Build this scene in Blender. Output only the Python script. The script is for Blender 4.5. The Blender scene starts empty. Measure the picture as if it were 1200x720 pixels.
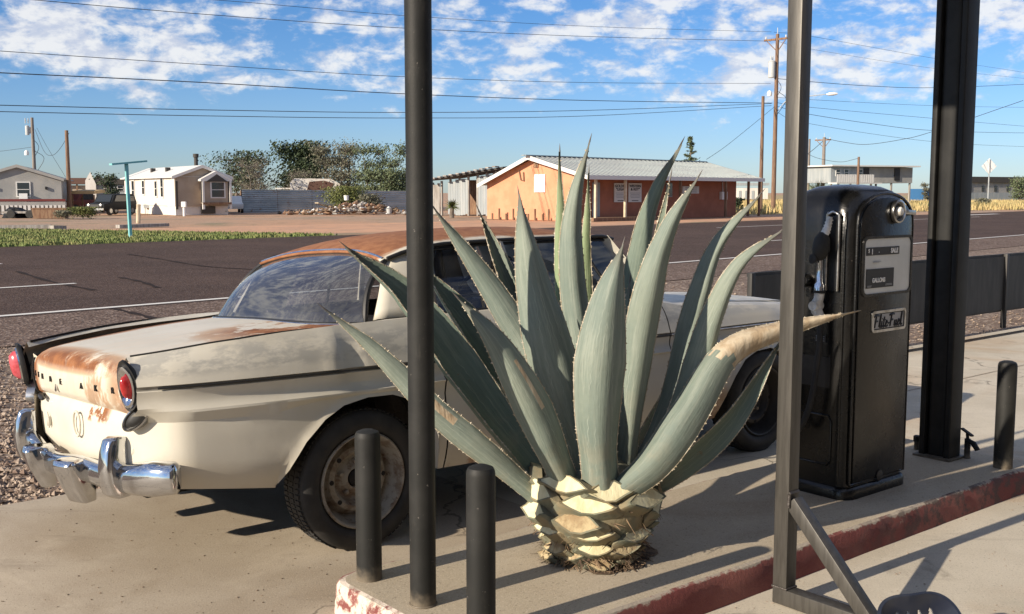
import bpy, bmesh, math, random
from mathutils import Vector, Matrix, noise as mnoise
R_ = math.radians
random.seed(7)
scene = bpy.context.scene
COL = scene.collection

# ------------------------------------------------------------------ camera
FPX, PITCH, CAMH = 1258.0, 6.08, 1.524          # focal length in photo pixels (1200 wide), pitch, eye height
cam = bpy.data.cameras.new('camera'); camo = bpy.data.objects.new('camera', cam); COL.objects.link(camo)
cam.sensor_width = 36.0; cam.lens = 36.0 * FPX / 1200.0; cam.clip_end = 8000; cam.clip_start = 0.05
camo.location = (0, 0, CAMH); camo.rotation_euler = (R_(90 - PITCH), 0, 0)
scene.camera = camo
_c, _s = math.cos(R_(PITCH)), math.sin(R_(PITCH))
def ray(px, py):
    x = (px - 600) / FPX; u = (360 - py) / FPX
    return Vector((x, _c + u * _s, -_s + u * _c))
def at(px, py, Y):                                # point seen at a photo pixel, at distance Y
    r = ray(px, py); return Vector((0, 0, CAMH)) + r * (Y / r.y)
def gr(px, py, z=0.0):                            # point of the ground seen at a photo pixel
    r = ray(px, py); return Vector((0, 0, CAMH)) + r * ((z - CAMH) / r.z)

# ------------------------------------------------------------------ materials
class NT:
    def __init__(s, name):
        s.m = bpy.data.materials.new(name); s.m.use_nodes = True
        s.t = s.m.node_tree; s.t.nodes.clear()
        s.out = s.t.nodes.new('ShaderNodeOutputMaterial')
        s.p = s.t.nodes.new('ShaderNodeBsdfPrincipled'); s.L(s.p.outputs[0], s.out.inputs[0])
        s._co = None
    def L(s, a, b): s.t.links.new(a, b)
    def n(s, t, **k):
        o = s.t.nodes.new(t)
        for a, v in k.items(): setattr(o, a, v)
        return o
    def co(s):
        if s._co is None: s._co = s.n('ShaderNodeTexCoord').outputs['Object']
        return s._co
    def val(s, sock, v):
        if hasattr(v, 'is_linked') or isinstance(v, bpy.types.NodeSocket): s.L(v, sock)
        else: sock.default_value = v
    def scaled(s, sc):
        m = s.n('ShaderNodeMapping'); s.L(s.co(), m.inputs[0]); m.inputs['Scale'].default_value = sc; return m.outputs[0]
    def noise(s, scale, detail=4, rough=.55, vec=None, dist=0):
        o = s.n('ShaderNodeTexNoise'); s.L(vec or s.co(), o.inputs['Vector'])
        o.inputs['Scale'].default_value = scale; o.inputs['Detail'].default_value = detail
        o.inputs['Roughness'].default_value = rough; o.inputs['Distortion'].default_value = dist
        return o.outputs['Fac']
    def voro(s, scale, feat='F1', out='Distance', vec=None):
        o = s.n('ShaderNodeTexVoronoi', feature=feat); s.L(vec or s.co(), o.inputs['Vector']); o.inputs['Scale'].default_value = scale
        return o.outputs[out]
    def math(s, op, a, b=0.0, c=None, clamp=False):
        o = s.n('ShaderNodeMath', operation=op, use_clamp=clamp); s.val(o.inputs[0], a); s.val(o.inputs[1], b)
        if c is not None: s.val(o.inputs[2], c)
        return o.outputs[0]
    def ramp(s, f, a, b):                         # smooth 0..1 between a and b
        o = s.n('ShaderNodeMapRange', interpolation_type='SMOOTHSTEP'); s.val(o.inputs[0], f)
        o.inputs[1].default_value = a; o.inputs[2].default_value = b; return o.outputs[0]
    def mix(s, f, a, b):
        o = s.n('ShaderNodeMix', data_type='RGBA'); s.val(o.inputs[0], f)
        for k, v in ((6, a), (7, b)):
            if isinstance(v, tuple): o.inputs[k].default_value = (*v[:3], 1)
            else: s.L(v, o.inputs[k])
        return o.outputs[2]
    def xyz(s):
        o = s.n('ShaderNodeSeparateXYZ'); s.L(s.co(), o.inputs[0]); return o.outputs
    def col(s, v):
        if isinstance(v, tuple): s.p.inputs['Base Color'].default_value = (*v[:3], 1)
        else: s.L(v, s.p.inputs['Base Color'])
    def rough(s, v): s.val(s.p.inputs['Roughness'], v)
    def bump(s, h, strength=.3, dist=.01):
        o = s.n('ShaderNodeBump'); o.inputs['Strength'].default_value = strength; o.inputs['Distance'].default_value = dist
        s.L(h, o.inputs['Height']); s.L(o.outputs[0], s.p.inputs['Normal'])

def simple(name, c, rough=.6, metal=0.0, c2=None, scale=6.0, lo=.4, hi=.62, bump=0.0, bscale=40.0, bdist=.004, detail=5, stretch=None, spec=None):
    t = NT(name); v = t.scaled(stretch) if stretch else None
    if c2: t.col(t.mix(t.ramp(t.noise(scale, detail, .6, v), lo, hi), c, c2))
    else: t.col(c)
    t.rough(rough); t.p.inputs['Metallic'].default_value = metal
    if spec is not None: t.p.inputs['Specular IOR Level'].default_value = spec
    if bump: t.bump(t.noise(bscale, 4, .6, v), bump, bdist)
    return t.m

MT = {}
# bare concrete with stains, cracks and fine grit
def concrete(name, a, b, stain, crack=True):
    t = NT(name)
    base = t.mix(t.ramp(t.noise(1.1, 6, .62), .32, .7), a, b)
    base = t.mix(t.math('MULTIPLY', t.ramp(t.noise(.55, 5, .6, dist=1.2), .5, .68), .65), base, stain)
    grit = t.noise(160, 3, .7)
    base = t.mix(t.math('MULTIPLY', t.ramp(grit, .5, .75), .45), base, tuple(min(1, x * 1.6) for x in b))
    base = t.mix(t.math('MULTIPLY', t.ramp(t.noise(95, 2, .6), .60, .70), .55), base, tuple(x * .42 for x in a))
    h = t.noise(120, 4, .7)
    if crack:
        wv = t.n('ShaderNodeTexVoronoi', feature='DISTANCE_TO_EDGE'); wv.inputs['Scale'].default_value = .42
        ad = t.n('ShaderNodeVectorMath', operation='ADD'); t.L(t.co(), ad.inputs[0])
        nz = t.n('ShaderNodeTexNoise'); nz.inputs['Scale'].default_value = 2.2; nz.inputs['Detail'].default_value = 6; t.L(t.co(), nz.inputs['Vector'])
        t.L(nz.outputs['Color'], ad.inputs[1]); t.L(ad.outputs[0], wv.inputs['Vector'])
        ck = t.math('MULTIPLY', t.ramp(wv.outputs['Distance'], .007, .002), t.ramp(t.noise(.7, 3), .44, .54))
        oil = t.math('MULTIPLY', t.ramp(t.noise(1.9, 6, .62, dist=.6), .615, .70), .42); base = t.mix(oil, base, (.105, .085, .065))
        scuff = t.math('MULTIPLY', t.ramp(t.noise(2.2, 6, .7, t.scaled((.5, 2.6, 1))), .57, .70), .30); base = t.mix(scuff, base, (.155, .125, .095))
        pale = t.math('MULTIPLY', t.ramp(t.noise(.9, 6, .7, dist=.8), .55, .68), .35); base = t.mix(pale, base, tuple(min(1, x * 1.3) for x in b))
        base = t.mix(t.math('MULTIPLY', ck, .8), base, tuple(x * .35 for x in a))
    t.col(base); t.rough(.9); t.bump(h, .35, .004); return t.m
MT['apron'] = concrete('concrete_apron', (.33, .272, .20), (.425, .365, .282), (.27, .212, .145))
MT['slab'] = concrete('concrete_slab', (.42, .375, .295), (.54, .49, .40), (.40, .285, .18))
MT['island'] = concrete('concrete_island', (.35, .295, .215), (.45, .39, .30), (.28, .215, .145), False)
def asphalt(name, a, b, speck, s1, amt):
    t = NT(name)
    base = t.mix(t.ramp(t.noise(.35, 5, .6, t.scaled((1, 1, 1))), .35, .68), a, b)
    v = t.voro(s1, 'F1', 'Color'); sp = t.n('ShaderNodeSeparateColor'); t.L(v, sp.inputs[0])
    base = t.mix(t.math('MULTIPLY', t.ramp(sp.outputs[0], .55, 1.0), amt), base, speck)
    base = t.mix(t.math('MULTIPLY', t.ramp(sp.outputs[1], .6, 1.0), .6), base, tuple(x * .4 for x in a))
    t.col(base); t.rough(.95); t.p.inputs['Specular IOR Level'].default_value = .12; t.bump(t.voro(s1), .8, .012); return t.m
MT['road'] = asphalt('asphalt', (.064, .043, .036), (.090, .060, .049), (.22, .165, .14), 38, .45)
MT['shoulder'] = asphalt('chip_seal', (.115, .080, .064), (.15, .106, .085), (.38, .30, .25), 30, .7)
MT['gravel'] = asphalt('gravel_bed', (.15, .108, .085), (.21, .155, .12), (.45, .37, .30), 26, .8)
MT['tar'] = simple('road_tar', (.030, .022, .020), .95, spec=.1)
MT['stone'] = simple('pebble_stone', (.17, .115, .085), .9, c2=(.40, .32, .25), scale=9, lo=.35, hi=.65)
def dirt():
    t = NT('red_dirt')
    base = t.mix(t.ramp(t.noise(.06, 6, .6), .38, .62), (.44, .255, .15), (.34, .24, .165))
    base = t.mix(t.math('MULTIPLY', t.ramp(t.noise(.9, 6, .7), .5, .7), .6), base, (.20, .135, .09))
    base = t.mix(t.math('MULTIPLY', t.ramp(t.noise(.25, 5, .65), .56, .64), .7), base, (.15, .15, .075))
    t.col(base); t.rough(.95); t.bump(t.noise(5, 6, .7), .6, .06); return t.m
MT['dirt'] = dirt()
MT['dirt_lane'] = simple('dirt_lane', (.54, .30, .175), .95, c2=(.44, .26, .16), scale=.8, bump=.4, bscale=8, bdist=.03)
MT['turf'] = simple('turf', (.13, .17, .045), .95, c2=(.18, .18, .07), scale=.9, lo=.42, hi=.66, bump=.6, bscale=14, bdist=.06)
MT['grassblade'] = simple('grass_blade', (.14, .18, .05), .8, c2=(.22, .21, .08), scale=.8, lo=.42, hi=.66)
MT['dryfield'] = simple('dry_field', (.42, .32, .15), .95, c2=(.30, .24, .12), scale=.35, bump=.5, bscale=6, bdist=.08)
MT['dryblade'] = simple('dry_blade', (.56, .43, .20), .8, c2=(.36, .29, .12), scale=.5)
MT['weed'] = simple('weed_green', (.105, .13, .05), .8, c2=(.2, .19, .09), scale=3)
def worn_paint(name, c, under, lo, hi, scale=9):
    t = NT(name); t.col(t.mix(t.ramp(t.noise(scale, 7, .72), lo, hi), c, under)); t.rough(.8); t.bump(t.noise(70, 4), .3, .004); return t.m
MT['roadline'] = worn_paint('road_paint', (.66, .64, .6), (.12, .10, .09), .56, .74, 5)
def kerbpaint():
    t = NT('worn_red_kerb_paint'); x = t.xyz()
    wear = t.noise(7, 7, .75)
    c = t.mix(t.ramp(t.noise(3, 4), .4, .65), (.17, .045, .04), (.23, .082, .068))
    amt = t.ramp(t.math('ADD', wear, t.math('MULTIPLY', t.ramp(x[2], .095, .125), .26)), .63, .72)
    c = t.mix(amt, c, (.36, .31, .25))
    endw = t.math('MULTIPLY', t.ramp(x[0], 2.02, 1.92), t.ramp(t.noise(16, 6, .7), .42, .56))   # the short end is bleached
    c = t.mix(endw, c, (.60, .52, .44))
    dk = t.math('MULTIPLY', t.ramp(x[0], 3.6, 4.6), t.ramp(t.noise(11, 5, .7), .46, .56))       # black blotches past the middle
    c = t.mix(t.math('MULTIPLY', dk, .8), c, (.07, .05, .045))
    t.col(c); t.rough(.85); t.bump(t.noise(60, 5, .7), .6, .008); return t.m
MT['kerb'] = kerbpaint()
MT['blackpaint'] = simple('black_pole_paint', (.009, .009, .0085), .55, spec=.3, c2=(.015, .015, .014), scale=7, bump=.25, bscale=170, bdist=.0015)
def bollardpaint():
    t = NT('chipped_black_paint')
    c = t.mix(t.ramp(t.noise(6, 5), .4, .65), (.012, .0125, .012), (.020, .020, .019))
    c = t.mix(t.ramp(t.noise(42, 6, .75), .67, .70), c, (.22, .20, .18))
    zz = t.xyz()[2]; c = t.mix(t.math('MULTIPLY', t.ramp(t.math('ADD', zz, t.math('MULTIPLY', t.noise(30, 4), .09)), .11, .03), .75), c, (.20, .165, .12))
    c = t.mix(t.math('MULTIPLY', t.ramp(t.noise(9, 6, .75, t.scaled((1, 1, .3))), .56, .70), .35), c, (.075, .068, .058))
    t.col(c); t.rough(.6); t.p.inputs['Specular IOR Level'].default_value = .3; t.bump(t.noise(150, 3), .25, .0015); return t.m
MT['bollard'] = bollardpaint()
def pumppaint():
    t = NT('glossy_black_enamel')
    c = t.mix(t.ramp(t.noise(5, 6, .65), .45, .7), (.005, .005, .005), (.011, .0105, .010))
    c = t.mix(t.ramp(t.noise(38, 6, .75), .66, .71), c, (.10, .085, .07)); c = t.mix(t.math('MULTIPLY', t.ramp(t.noise(5, 7, .75, t.scaled((1, 1, .35))), .54, .72), .40), c, (.055, .048, .040))
    t.col(c); t.p.inputs['Specular IOR Level'].default_value = .45; t.rough(t.math('ADD', .10, t.math('MULTIPLY', t.noise(6, 6), .32))); t.bump(t.math('ADD', t.noise(26, 4, .6), t.math('MULTIPLY', t.noise(110, 3), .5)), .28, .004); return t.m
MT['pump'] = pumppaint()
MT['pumpdark'] = simple('dull_black_panel', (.014, .013, .013), .55, c2=(.03, .028, .026), scale=6)
MT['steel'] = simple('raw_steel', (.088, .083, .075), .48, 0.45, c2=(.066, .062, .056), scale=5, bump=.2, bscale=60, bdist=.001, stretch=(12, 12, 1.2))
MT['weld'] = simple('weld_bead', (.10, .09, .085), .45, .7, bump=.8, bscale=90, bdist=.004)
MT['guard'] = simple('dark_sheet_steel', (.026, .025, .023), .6, .2, c2=(.044, .041, .038), scale=3, stretch=(3, 3, .6), bump=.2, bscale=12, bdist=.004)
MT['chrome'] = simple('aged_chrome', (.62, .63, .65), .09, 1.0, c2=(.45, .45, .46), scale=9, lo=.5, hi=.75, bump=.10, bscale=6, bdist=.015)
MT['chromedull'] = simple('dull_chrome', (.5, .5, .5), .28, 1.0, c2=(.33, .32, .3), scale=20, bump=.2, bscale=40, bdist=.003)
MT['alu'] = simple('cast_aluminium', (.72, .71, .68), .38, .1, c2=(.48, .46, .42), scale=18, bump=.3, bscale=60, bdist=.002)
MT['rubber'] = simple('tyre_rubber', (.016, .016, .016), .75, c2=(.028, .026, .024), scale=10, bump=.2, bscale=60, bdist=.003)
MT['blackplastic'] = simple('black_trim', (.012, .012, .012), .5)
MT['interior'] = simple('dark_vinyl', (.035, .032, .032), .7, c2=(.055, .05, .05), scale=5)
MT['well'] = simple('wheel_well', (.012, .011, .010), .9)
def wheelpaint():
    t = NT('rusty_wheel_paint'); n1 = t.noise(14, 7, .7)
    c = t.mix(t.ramp(n1, .45, .6), (.27, .245, .20), (.16, .12, .085)); c = t.mix(t.ramp(t.noise(30, 5, .7), .58, .68), c, (.10, .055, .03))
    t.col(c); t.rough(.7); t.bump(n1, .3, .004); return t.m
MT['wheel'] = wheelpaint()
CREAM, CREAM2, RUST, RUST2 = (.52, .485, .40), (.58, .55, .47), (.16, .058, .022), (.26, .105, .038)
def carpaint(name, mode):
    t = NT(name); x = t.xyz(); U, V, Z = x[0], x[1], x[2]
    n1 = t.noise(4.2, 8, .68, dist=.4); n2 = t.noise(16, 7, .7); n3 = t.noise(2.0, 5, .6)
    base = t.mix(t.ramp(n3, .38, .62), CREAM, CREAM2)
    rustc = t.mix(t.ramp(n2, .4, .62), RUST, RUST2)
    av = t.math('ABSOLUTE', V)
    r = None
    if mode == 'trunk':
        # rust along the rear edge of the lid, in the far corner and by the window
        e = t.math('MULTIPLY', t.ramp(U, -.79, -.905), t.ramp(Z, .755, .80))
        e = t.math('MULTIPLY', e, t.ramp(t.math('ADD', n1, t.math('MULTIPLY', t.math('ADD', V, .30), .12)), .36, .50))
        far = t.math('MULTIPLY', t.ramp(t.math('ADD', V, t.math('MULTIPLY', n1, .16)), .50, .62), t.ramp(n2, .2, .4))
        near = t.math('MULTIPLY', t.math('MULTIPLY', t.ramp(V, -.40, -.60), t.ramp(U, -.78, -.90)), t.ramp(n1, .36, .50))
        w = t.math('MULTIPLY', t.math('MULTIPLY', t.ramp(U, -.62, -.25), t.ramp(V, -.08, -.40)), t.ramp(t.math('ADD', n1, t.math('MULTIPLY', t.noise(18, 5, .6, t.scaled((.3, 1.6, 1))), .18)), .56, .66))
        drip = t.math('MULTIPLY', t.math('MULTIPLY', t.ramp(U, -.86, -.92), t.ramp(V, .1, -.5)), t.ramp(t.noise(7, 6, .7, t.scaled((1, 1, .35))), .50, .62))
        r = t.math('MAXIMUM', t.math('MAXIMUM', t.math('MAXIMUM', e, far), t.math('MAXIMUM', w, near)), t.math('MULTIPLY', drip, .7))
        st = t.noise(11, 6, .65, t.scaled((.2, 2.6, 1)))
        base = t.mix(t.math('MULTIPLY', t.ramp(st, .45, .62), .5), base, (.60, .50, .38))
    elif mode == 'roof':
        k = t.math('ADD', t.math('MULTIPLY', n1, .5), t.math('MULTIPLY', t.ramp(V, -.50, -.62), .32))
        r = t.ramp(k, .50, .34)
        rustc = t.mix(t.ramp(n2, .35, .65), (.19, .072, .030), (.28, .125, .055))
    elif mode == 'rear':
        p = t.math('MULTIPLY', t.ramp(Z, .57, .595), t.ramp(t.noise(10, 6, .7, t.scaled((1, 1, .7))), .50, .53))
        p = t.math('MULTIPLY', p, t.math('MULTIPLY', t.ramp(V, -.10, -.14), t.ramp(V, -.42, -.36)))
        p2 = t.math('MULTIPLY', t.ramp(av, .62, .7), t.ramp(n2, .55, .68))
        r = t.math('MAXIMUM', p, t.math('MULTIPLY', p2, .8))
    else:
        r = t.ramp(n2, .70, .78)
        r = t.math('MAXIMUM', r, t.math('MULTIPLY', t.math('MULTIPLY', t.ramp(Z, .33, .22), t.ramp(n1, .45, .6)), .8))
        if mode == 'fender':
            r = t.math('MAXIMUM', r, t.math('MULTIPLY', t.math('MULTIPLY', t.ramp(Z, .46, .30), t.ramp(U, 2.5, 2.25)), t.ramp(n1, .38, .56)))
        band = t.math('MULTIPLY', t.ramp(Z, .765, .80), t.ramp(Z, .93, .86))
        prim = t.math('MULTIPLY', band, t.ramp(t.noise(11, 6, .7, t.scaled((.5, 1, 1.2))), .41, .56))
        base = t.mix(t.math('MULTIPLY', prim, .7), base, (.33, .325, .30))
        low = t.math('MULTIPLY', t.ramp(Z, .62, .30), t.ramp(n3, .3, .6))
        base = t.mix(t.math('MULTIPLY', low, .35), base, (.40, .35, .27))
        ln = t.ramp(t.math('ABSOLUTE', t.math('SUBTRACT', t.math('ADD', Z, t.math('MULTIPLY', U, .009)), .735)), .011, .006)
        base = t.mix(t.math('MULTIPLY', ln, t.math('ADD', .35, t.math('MULTIPLY', n2, .6))), base, (.06, .055, .05))
    edge = t.ramp(r, .05, .5)
    base = t.mix(t.math('MULTIPLY', edge, t.math('SUBTRACT', 1.0, r)), base, (.48, .30, .15))
    t.col(t.mix(r, base, rustc)); t.rough(t.math('ADD', .42, t.math('MULTIPLY', r, .4)))
    t.p.inputs['Specular IOR Level'].default_value = .4
    t.bump(t.math('ADD', t.math('MULTIPLY', n1, .5), t.math('MULTIPLY', r, .25)), .12, .02); return t.m
for k in ('trunk', 'roof', 'rear', 'side', 'fender'): MT['car_' + k] = carpaint('cream_paint_' + k, k)
def glass(name, tint, refl, dust=.06):
    m = bpy.data.materials.new(name); m.use_nodes = True; t = m.node_tree; t.nodes.clear()
    o = t.nodes.new('ShaderNodeOutputMaterial'); mx = t.nodes.new('ShaderNodeMixShader'); tr = t.nodes.new('ShaderNodeBsdfTransparent'); gl = t.nodes.new('ShaderNodeBsdfGlossy')
    fr = t.nodes.new('ShaderNodeFresnel'); fr.inputs[0].default_value = 1.55
    ad = t.nodes.new('ShaderNodeMath'); ad.operation = 'ADD'; ad.use_clamp = True; t.links.new(fr.outputs[0], ad.inputs[0]); ad.inputs[1].default_value = refl
    nz = t.nodes.new('ShaderNodeTexNoise'); nz.inputs['Scale'].default_value = 3; bp = t.nodes.new('ShaderNodeBump'); bp.inputs['Strength'].default_value = .02; bp.inputs['Distance'].default_value = .02
    t.links.new(nz.outputs[0], bp.inputs['Height']); t.links.new(bp.outputs[0], gl.inputs['Normal'])
    tr.inputs[0].default_value = (*tint, 1); gl.inputs[0].default_value = (.9, .93, .97, 1); gl.inputs[1].default_value = .02
    t.links.new(ad.outputs[0], mx.inputs[0]); t.links.new(tr.outputs[0], mx.inputs[1]); t.links.new(gl.outputs[0], mx.inputs[2]); df = t.nodes.new('ShaderNodeBsdfDiffuse'); df.inputs[0].default_value = (.42, .42, .42, 1); m2 = t.nodes.new('ShaderNodeMixShader'); n2 = t.nodes.new('ShaderNodeTexNoise'); n2.inputs['Scale'].default_value = 4; n2.inputs['Detail'].default_value = 6; mr = t.nodes.new('ShaderNodeMapRange'); t.links.new(n2.outputs[0], mr.inputs[0]); mr.inputs[1].default_value = .3; mr.inputs[2].default_value = .75; mr.inputs[3].default_value = dust * .4; mr.inputs[4].default_value = dust
    t.links.new(mr.outputs[0], m2.inputs[0]); t.links.new(mx.outputs[0], m2.inputs[1]); t.links.new(df.outputs[0], m2.inputs[2]); t.links.new(m2.outputs[0], o.inputs[0]); return m
MT['glass'] = glass('car_glass', (.46, .48, .50), .055, .12)
MT['sideglass'] = glass('side_glass', (.72, .74, .74), .0)
MT['windowglass'] = simple('dark_window', (.02, .025, .03), .08, spec=.8)
MT['lens'] = simple('red_lens', (.30, .012, .014), .15, c2=(.42, .03, .03), scale=30, spec=.7)
MT['lenspink'] = simple('faded_red_lens', (.52, .10, .12), .22, c2=(.40, .05, .06), scale=20)
def leafmat(name, a, b, c, edge):
    t = NT(name); at_ = t.n('ShaderNodeAttribute'); at_.attribute_name = 'leafuv'; sp = t.n('ShaderNodeSeparateXYZ'); t.L(at_.outputs['Vector'], sp.inputs[0]); S, T = sp.outputs[0], sp.outputs[1]
    g = t.noise(2.6, 5, .6); mp = t.n('ShaderNodeCombineXYZ'); t.L(t.math('MULTIPLY', S, 1.0), mp.inputs[0]); t.L(t.math('MULTIPLY', T, .55), mp.inputs[1]); ox = t.n('ShaderNodeVectorMath', operation='ADD'); t.L(mp.outputs[0], ox.inputs[0])
    oi = t.n('ShaderNodeObjectInfo'); t.L(oi.outputs['Random'], ox.inputs[1]); f1 = t.noise(22, 5, .65, ox.outputs[0]); f2 = t.noise(7, 6, .65, ox.outputs[0])      # fibres run along the blade
    col = t.mix(t.ramp(g, .35, .66), a, b); col = t.mix(t.math('MULTIPLY', t.ramp(f2, .46, .66), .55), col, c); col = t.mix(t.math('MULTIPLY', t.ramp(f1, .52, .72), .40), col, tuple(x * .55 for x in a))
    # prints left by the toothed margins of the neighbours in the bud
    saw = t.math('MULTIPLY', t.math('PINGPONG', t.math('ADD', T, t.math('MULTIPLY', t.noise(30, 2), .02)), .022), 2.2)
    for k0, k1, w in ((.74, .62, .022), (.42, .55, .018)):
        d = t.math('ABSOLUTE', t.math('SUBTRACT', t.math('ABSOLUTE', S), t.math('SUBTRACT', k0, t.math('ADD', t.math('MULTIPLY', T, k1), saw))))
        ln = t.math('MULTIPLY', t.ramp(d, w, w * .25), t.ramp(t.noise(8, 4), .40, .58)); col = t.mix(t.math('MULTIPLY', ln, .38), col, tuple(min(1, x * 1.35 + .05) for x in c))
    inner = t.ramp(t.math('SUBTRACT', t.math('SUBTRACT', .74, t.math('MULTIPLY', T, .62)), t.math('ABSOLUTE', S)), -.02, .04); col = t.mix(t.math('MULTIPLY', inner, .22), col, tuple(x * .75 for x in a))
    pb = t.noise(5, 6, .7); dust = t.math('MULTIPLY', t.ramp(T, .45, .0), t.ramp(t.noise(9, 6, .7), .45, .62)); col = t.mix(t.math('MULTIPLY', dust, .4), col, (.30, .26, .19))
    col = t.mix(t.math('MULTIPLY', t.ramp(t.noise(14, 7, .75), .665, .70), .8), col, edge); tipb = t.ramp(T, .86, .99); col = t.mix(t.math('MULTIPLY', tipb, .65), col, (.10, .085, .07))
    t.col(col); t.rough(t.math('ADD', .52, t.math('MULTIPLY', pb, .25))); t.p.inputs['Specular IOR Level'].default_value = .28; t.bump(t.math('ADD', f1, t.math('ADD', f2, t.noise(40, 3))), .35, .005); return t.m
MT['agave'] = leafmat('agave_skin', (.152, .192, .166), (.198, .232, .192), (.285, .312, .265), (.15, .115, .07))
MT['agavedark'] = leafmat('agave_skin_shaded', (.115, .155, .130), (.155, .198, .156), (.22, .26, .21), (.16, .12, .07))  # darker skin copy: shade put into the colour of turned-away and inner leaves
MT['agavepale'] = leafmat('agave_skin_young', (.20, .265, .14), (.25, .31, .175), (.31, .36, .23), (.20, .15, .07))
MT['thorn'] = simple('thorn_edge', (.30, .25, .17), .6, c2=(.5, .45, .36), scale=40)
MT['tipspine'] = simple('tip_spine', (.07, .06, .055), .5)
MT['dryleaf'] = simple('dried_leaf', (.47, .40, .295), .9, c2=(.36, .275, .18), scale=14, lo=.42, hi=.6, stretch=(1, 1, .4), bump=.7, bscale=30, bdist=.01)
MT['cutface'] = simple('cut_agave_flesh', (.66, .62, .41), .75, c2=(.54, .48, .29), scale=16, bump=.5, bscale=60, bdist=.006, stretch=(1, 1, .4))
MT['cutfaceold'] = simple('dried_agave_flesh', (.42, .34, .20), .85, c2=(.28, .20, .11), scale=14, bump=.7, bscale=50, bdist=.008)
MT['stub'] = simple('leaf_stub_skin', (.15, .155, .11), .85, c2=(.23, .19, .115), scale=10, bump=.5, bscale=40, bdist=.006)
MT['fibre'] = simple('root_fibre', (.06, .038, .024), .9, c2=(.22, .15, .09), scale=18)
# far things
MT['orange'] = simple('orange_stucco', (.60, .285, .165), .9, c2=(.53, .24, .135), scale=1.2, bump=.2, bscale=30, bdist=.01)
MT['orangeshade'] = simple('shaded_orange_stucco', (.36, .135, .08), .9, c2=(.30, .112, .066), scale=1.0, bump=.2, bscale=30, bdist=.01)  # darker copy of the orange: front wall's shade put into the colour
MT['metalroof'] = simple('galvanised_roof', (.33, .36, .355), .42, .5, c2=(.30, .32, .32), scale=1.1, stretch=(1, .25, 1))
MT['whitetrim'] = simple('white_trim', (.64, .63, .60), .6)
MT['whitewall'] = simple('white_siding', (.68, .655, .60), .7, c2=(.60, .56, .50), scale=.7, stretch=(1, 1, .2))
MT['greywall'] = simple('grey_siding', (.27, .27, .26), .8, c2=(.33, .32, .30), scale=.8)
MT['tanwall'] = simple('tan_siding', (.40, .33, .255), .8, c2=(.34, .275, .21), scale=.8)
MT['bluegrey'] = simple('blue_grey_siding', (.27, .30, .31), .8, c2=(.34, .36, .36), scale=1.2, stretch=(3, 3, .3))
MT['weathered'] = simple('weathered_boards', (.23, .21, .19), .9, c2=(.36, .34, .31), scale=2.0, stretch=(4, 4, .4), bump=.5, bscale=8, bdist=.03)
MT['wood'] = simple('brown_timber', (.16, .085, .05), .85, c2=(.24, .15, .09), scale=3, stretch=(3, 3, .5))
MT['polewood'] = simple('utility_pole_timber', (.15, .085, .055), .85, c2=(.22, .14, .09), scale=3, stretch=(6, 6, .5))
MT['polegrey'] = simple('grey_pole_timber', (.24, .21, .18), .85, c2=(.17, .14, .12), scale=3, stretch=(6, 6, .5))
MT['paleplank'] = simple('pale_plank', (.55, .47, .34), .8, c2=(.45, .37, .26), scale=4)
MT['darkroof'] = simple('dark_roof', (.05, .045, .04), .8)
MT['brownroof'] = simple('brown_roof', (.10, .05, .035), .8)
MT['teal'] = simple('teal_paint', (.17, .46, .47), .55, c2=(.24, .50, .50), scale=2)
MT['wire'] = simple('cable_sheath', (.03, .03, .035), .6)
MT['insul'] = simple('grey_enamel', (.46, .48, .48), .4)
MT['whitepaint'] = simple('white_paint', (.78, .77, .74), .5)
MT['dial'] = simple('dial_enamel', (.60, .61, .59), .35, c2=(.54, .55, .53), scale=5)
MT['ink'] = simple('black_ink', (.012, .012, .013), .5)
MT['greytext'] = simple('faded_print', (.34, .34, .34), .6)
MT['signboard'] = simple('sign_board', (.62, .60, .56), .6)
MT['blueplastic'] = simple('blue_tarp', (.05, .17, .36), .6)
MT['carred'] = simple('dull_red_paint', (.16, .03, .025), .5)
MT['cardark'] = simple('dark_vehicle_paint', (.014, .015, .017), .6, spec=.2)
MT['carwhite'] = simple('white_vehicle_paint', (.65, .65, .64), .4)
MT['tanroof'] = simple('tan_tarpaulin', (.42, .30, .15), .8)
def corr(name, a, b, rust):
    t = NT(name); n1 = t.noise(1.0, 6, .65, t.scaled((.5, .5, 2)))
    t.col(t.mix(t.ramp(t.noise(2.2, 6, .7), .56, .68), t.mix(t.ramp(n1, .4, .62), a, b), rust)); t.rough(.5); t.p.inputs['Metallic'].default_value = .35; return t.m
MT['corrugated'] = corr('corrugated_tin', (.30, .34, .36), (.42, .45, .46), (.25, .17, .12))
def foliage(name, a, b, c):
    t = NT(name); col = t.mix(t.ramp(t.noise(1.1, 4, .6), .38, .62), a, b); col = t.mix(t.ramp(t.noise(6, 3, .6), .52, .7), col, c)
    t.col(col); t.rough(.75); return t.m
MT['fol_dark'] = foliage('foliage_dark', (.022, .038, .016), (.04, .062, .022), (.062, .085, .03))
MT['fol_olive'] = foliage('foliage_olive', (.115, .115, .075), (.155, .15, .10), (.19, .185, .12))
MT['fol_green'] = foliage('foliage_green', (.075, .10, .048), (.11, .14, .065), (.155, .18, .09))
MT['fol_weed'] = foliage('foliage_scrub', (.09, .115, .028), (.14, .155, .042), (.21, .21, .065))
MT['bark'] = simple('grey_bark', (.13, .105, .085), .9, c2=(.2, .17, .14), scale=4)
MT['twig'] = simple('bare_twig', (.17, .145, .12), .9)
MT['navy'] = simple('navy_seat_paint', (.016, .02, .034), .30, c2=(.03, .034, .046), scale=9, spec=.6)

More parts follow.
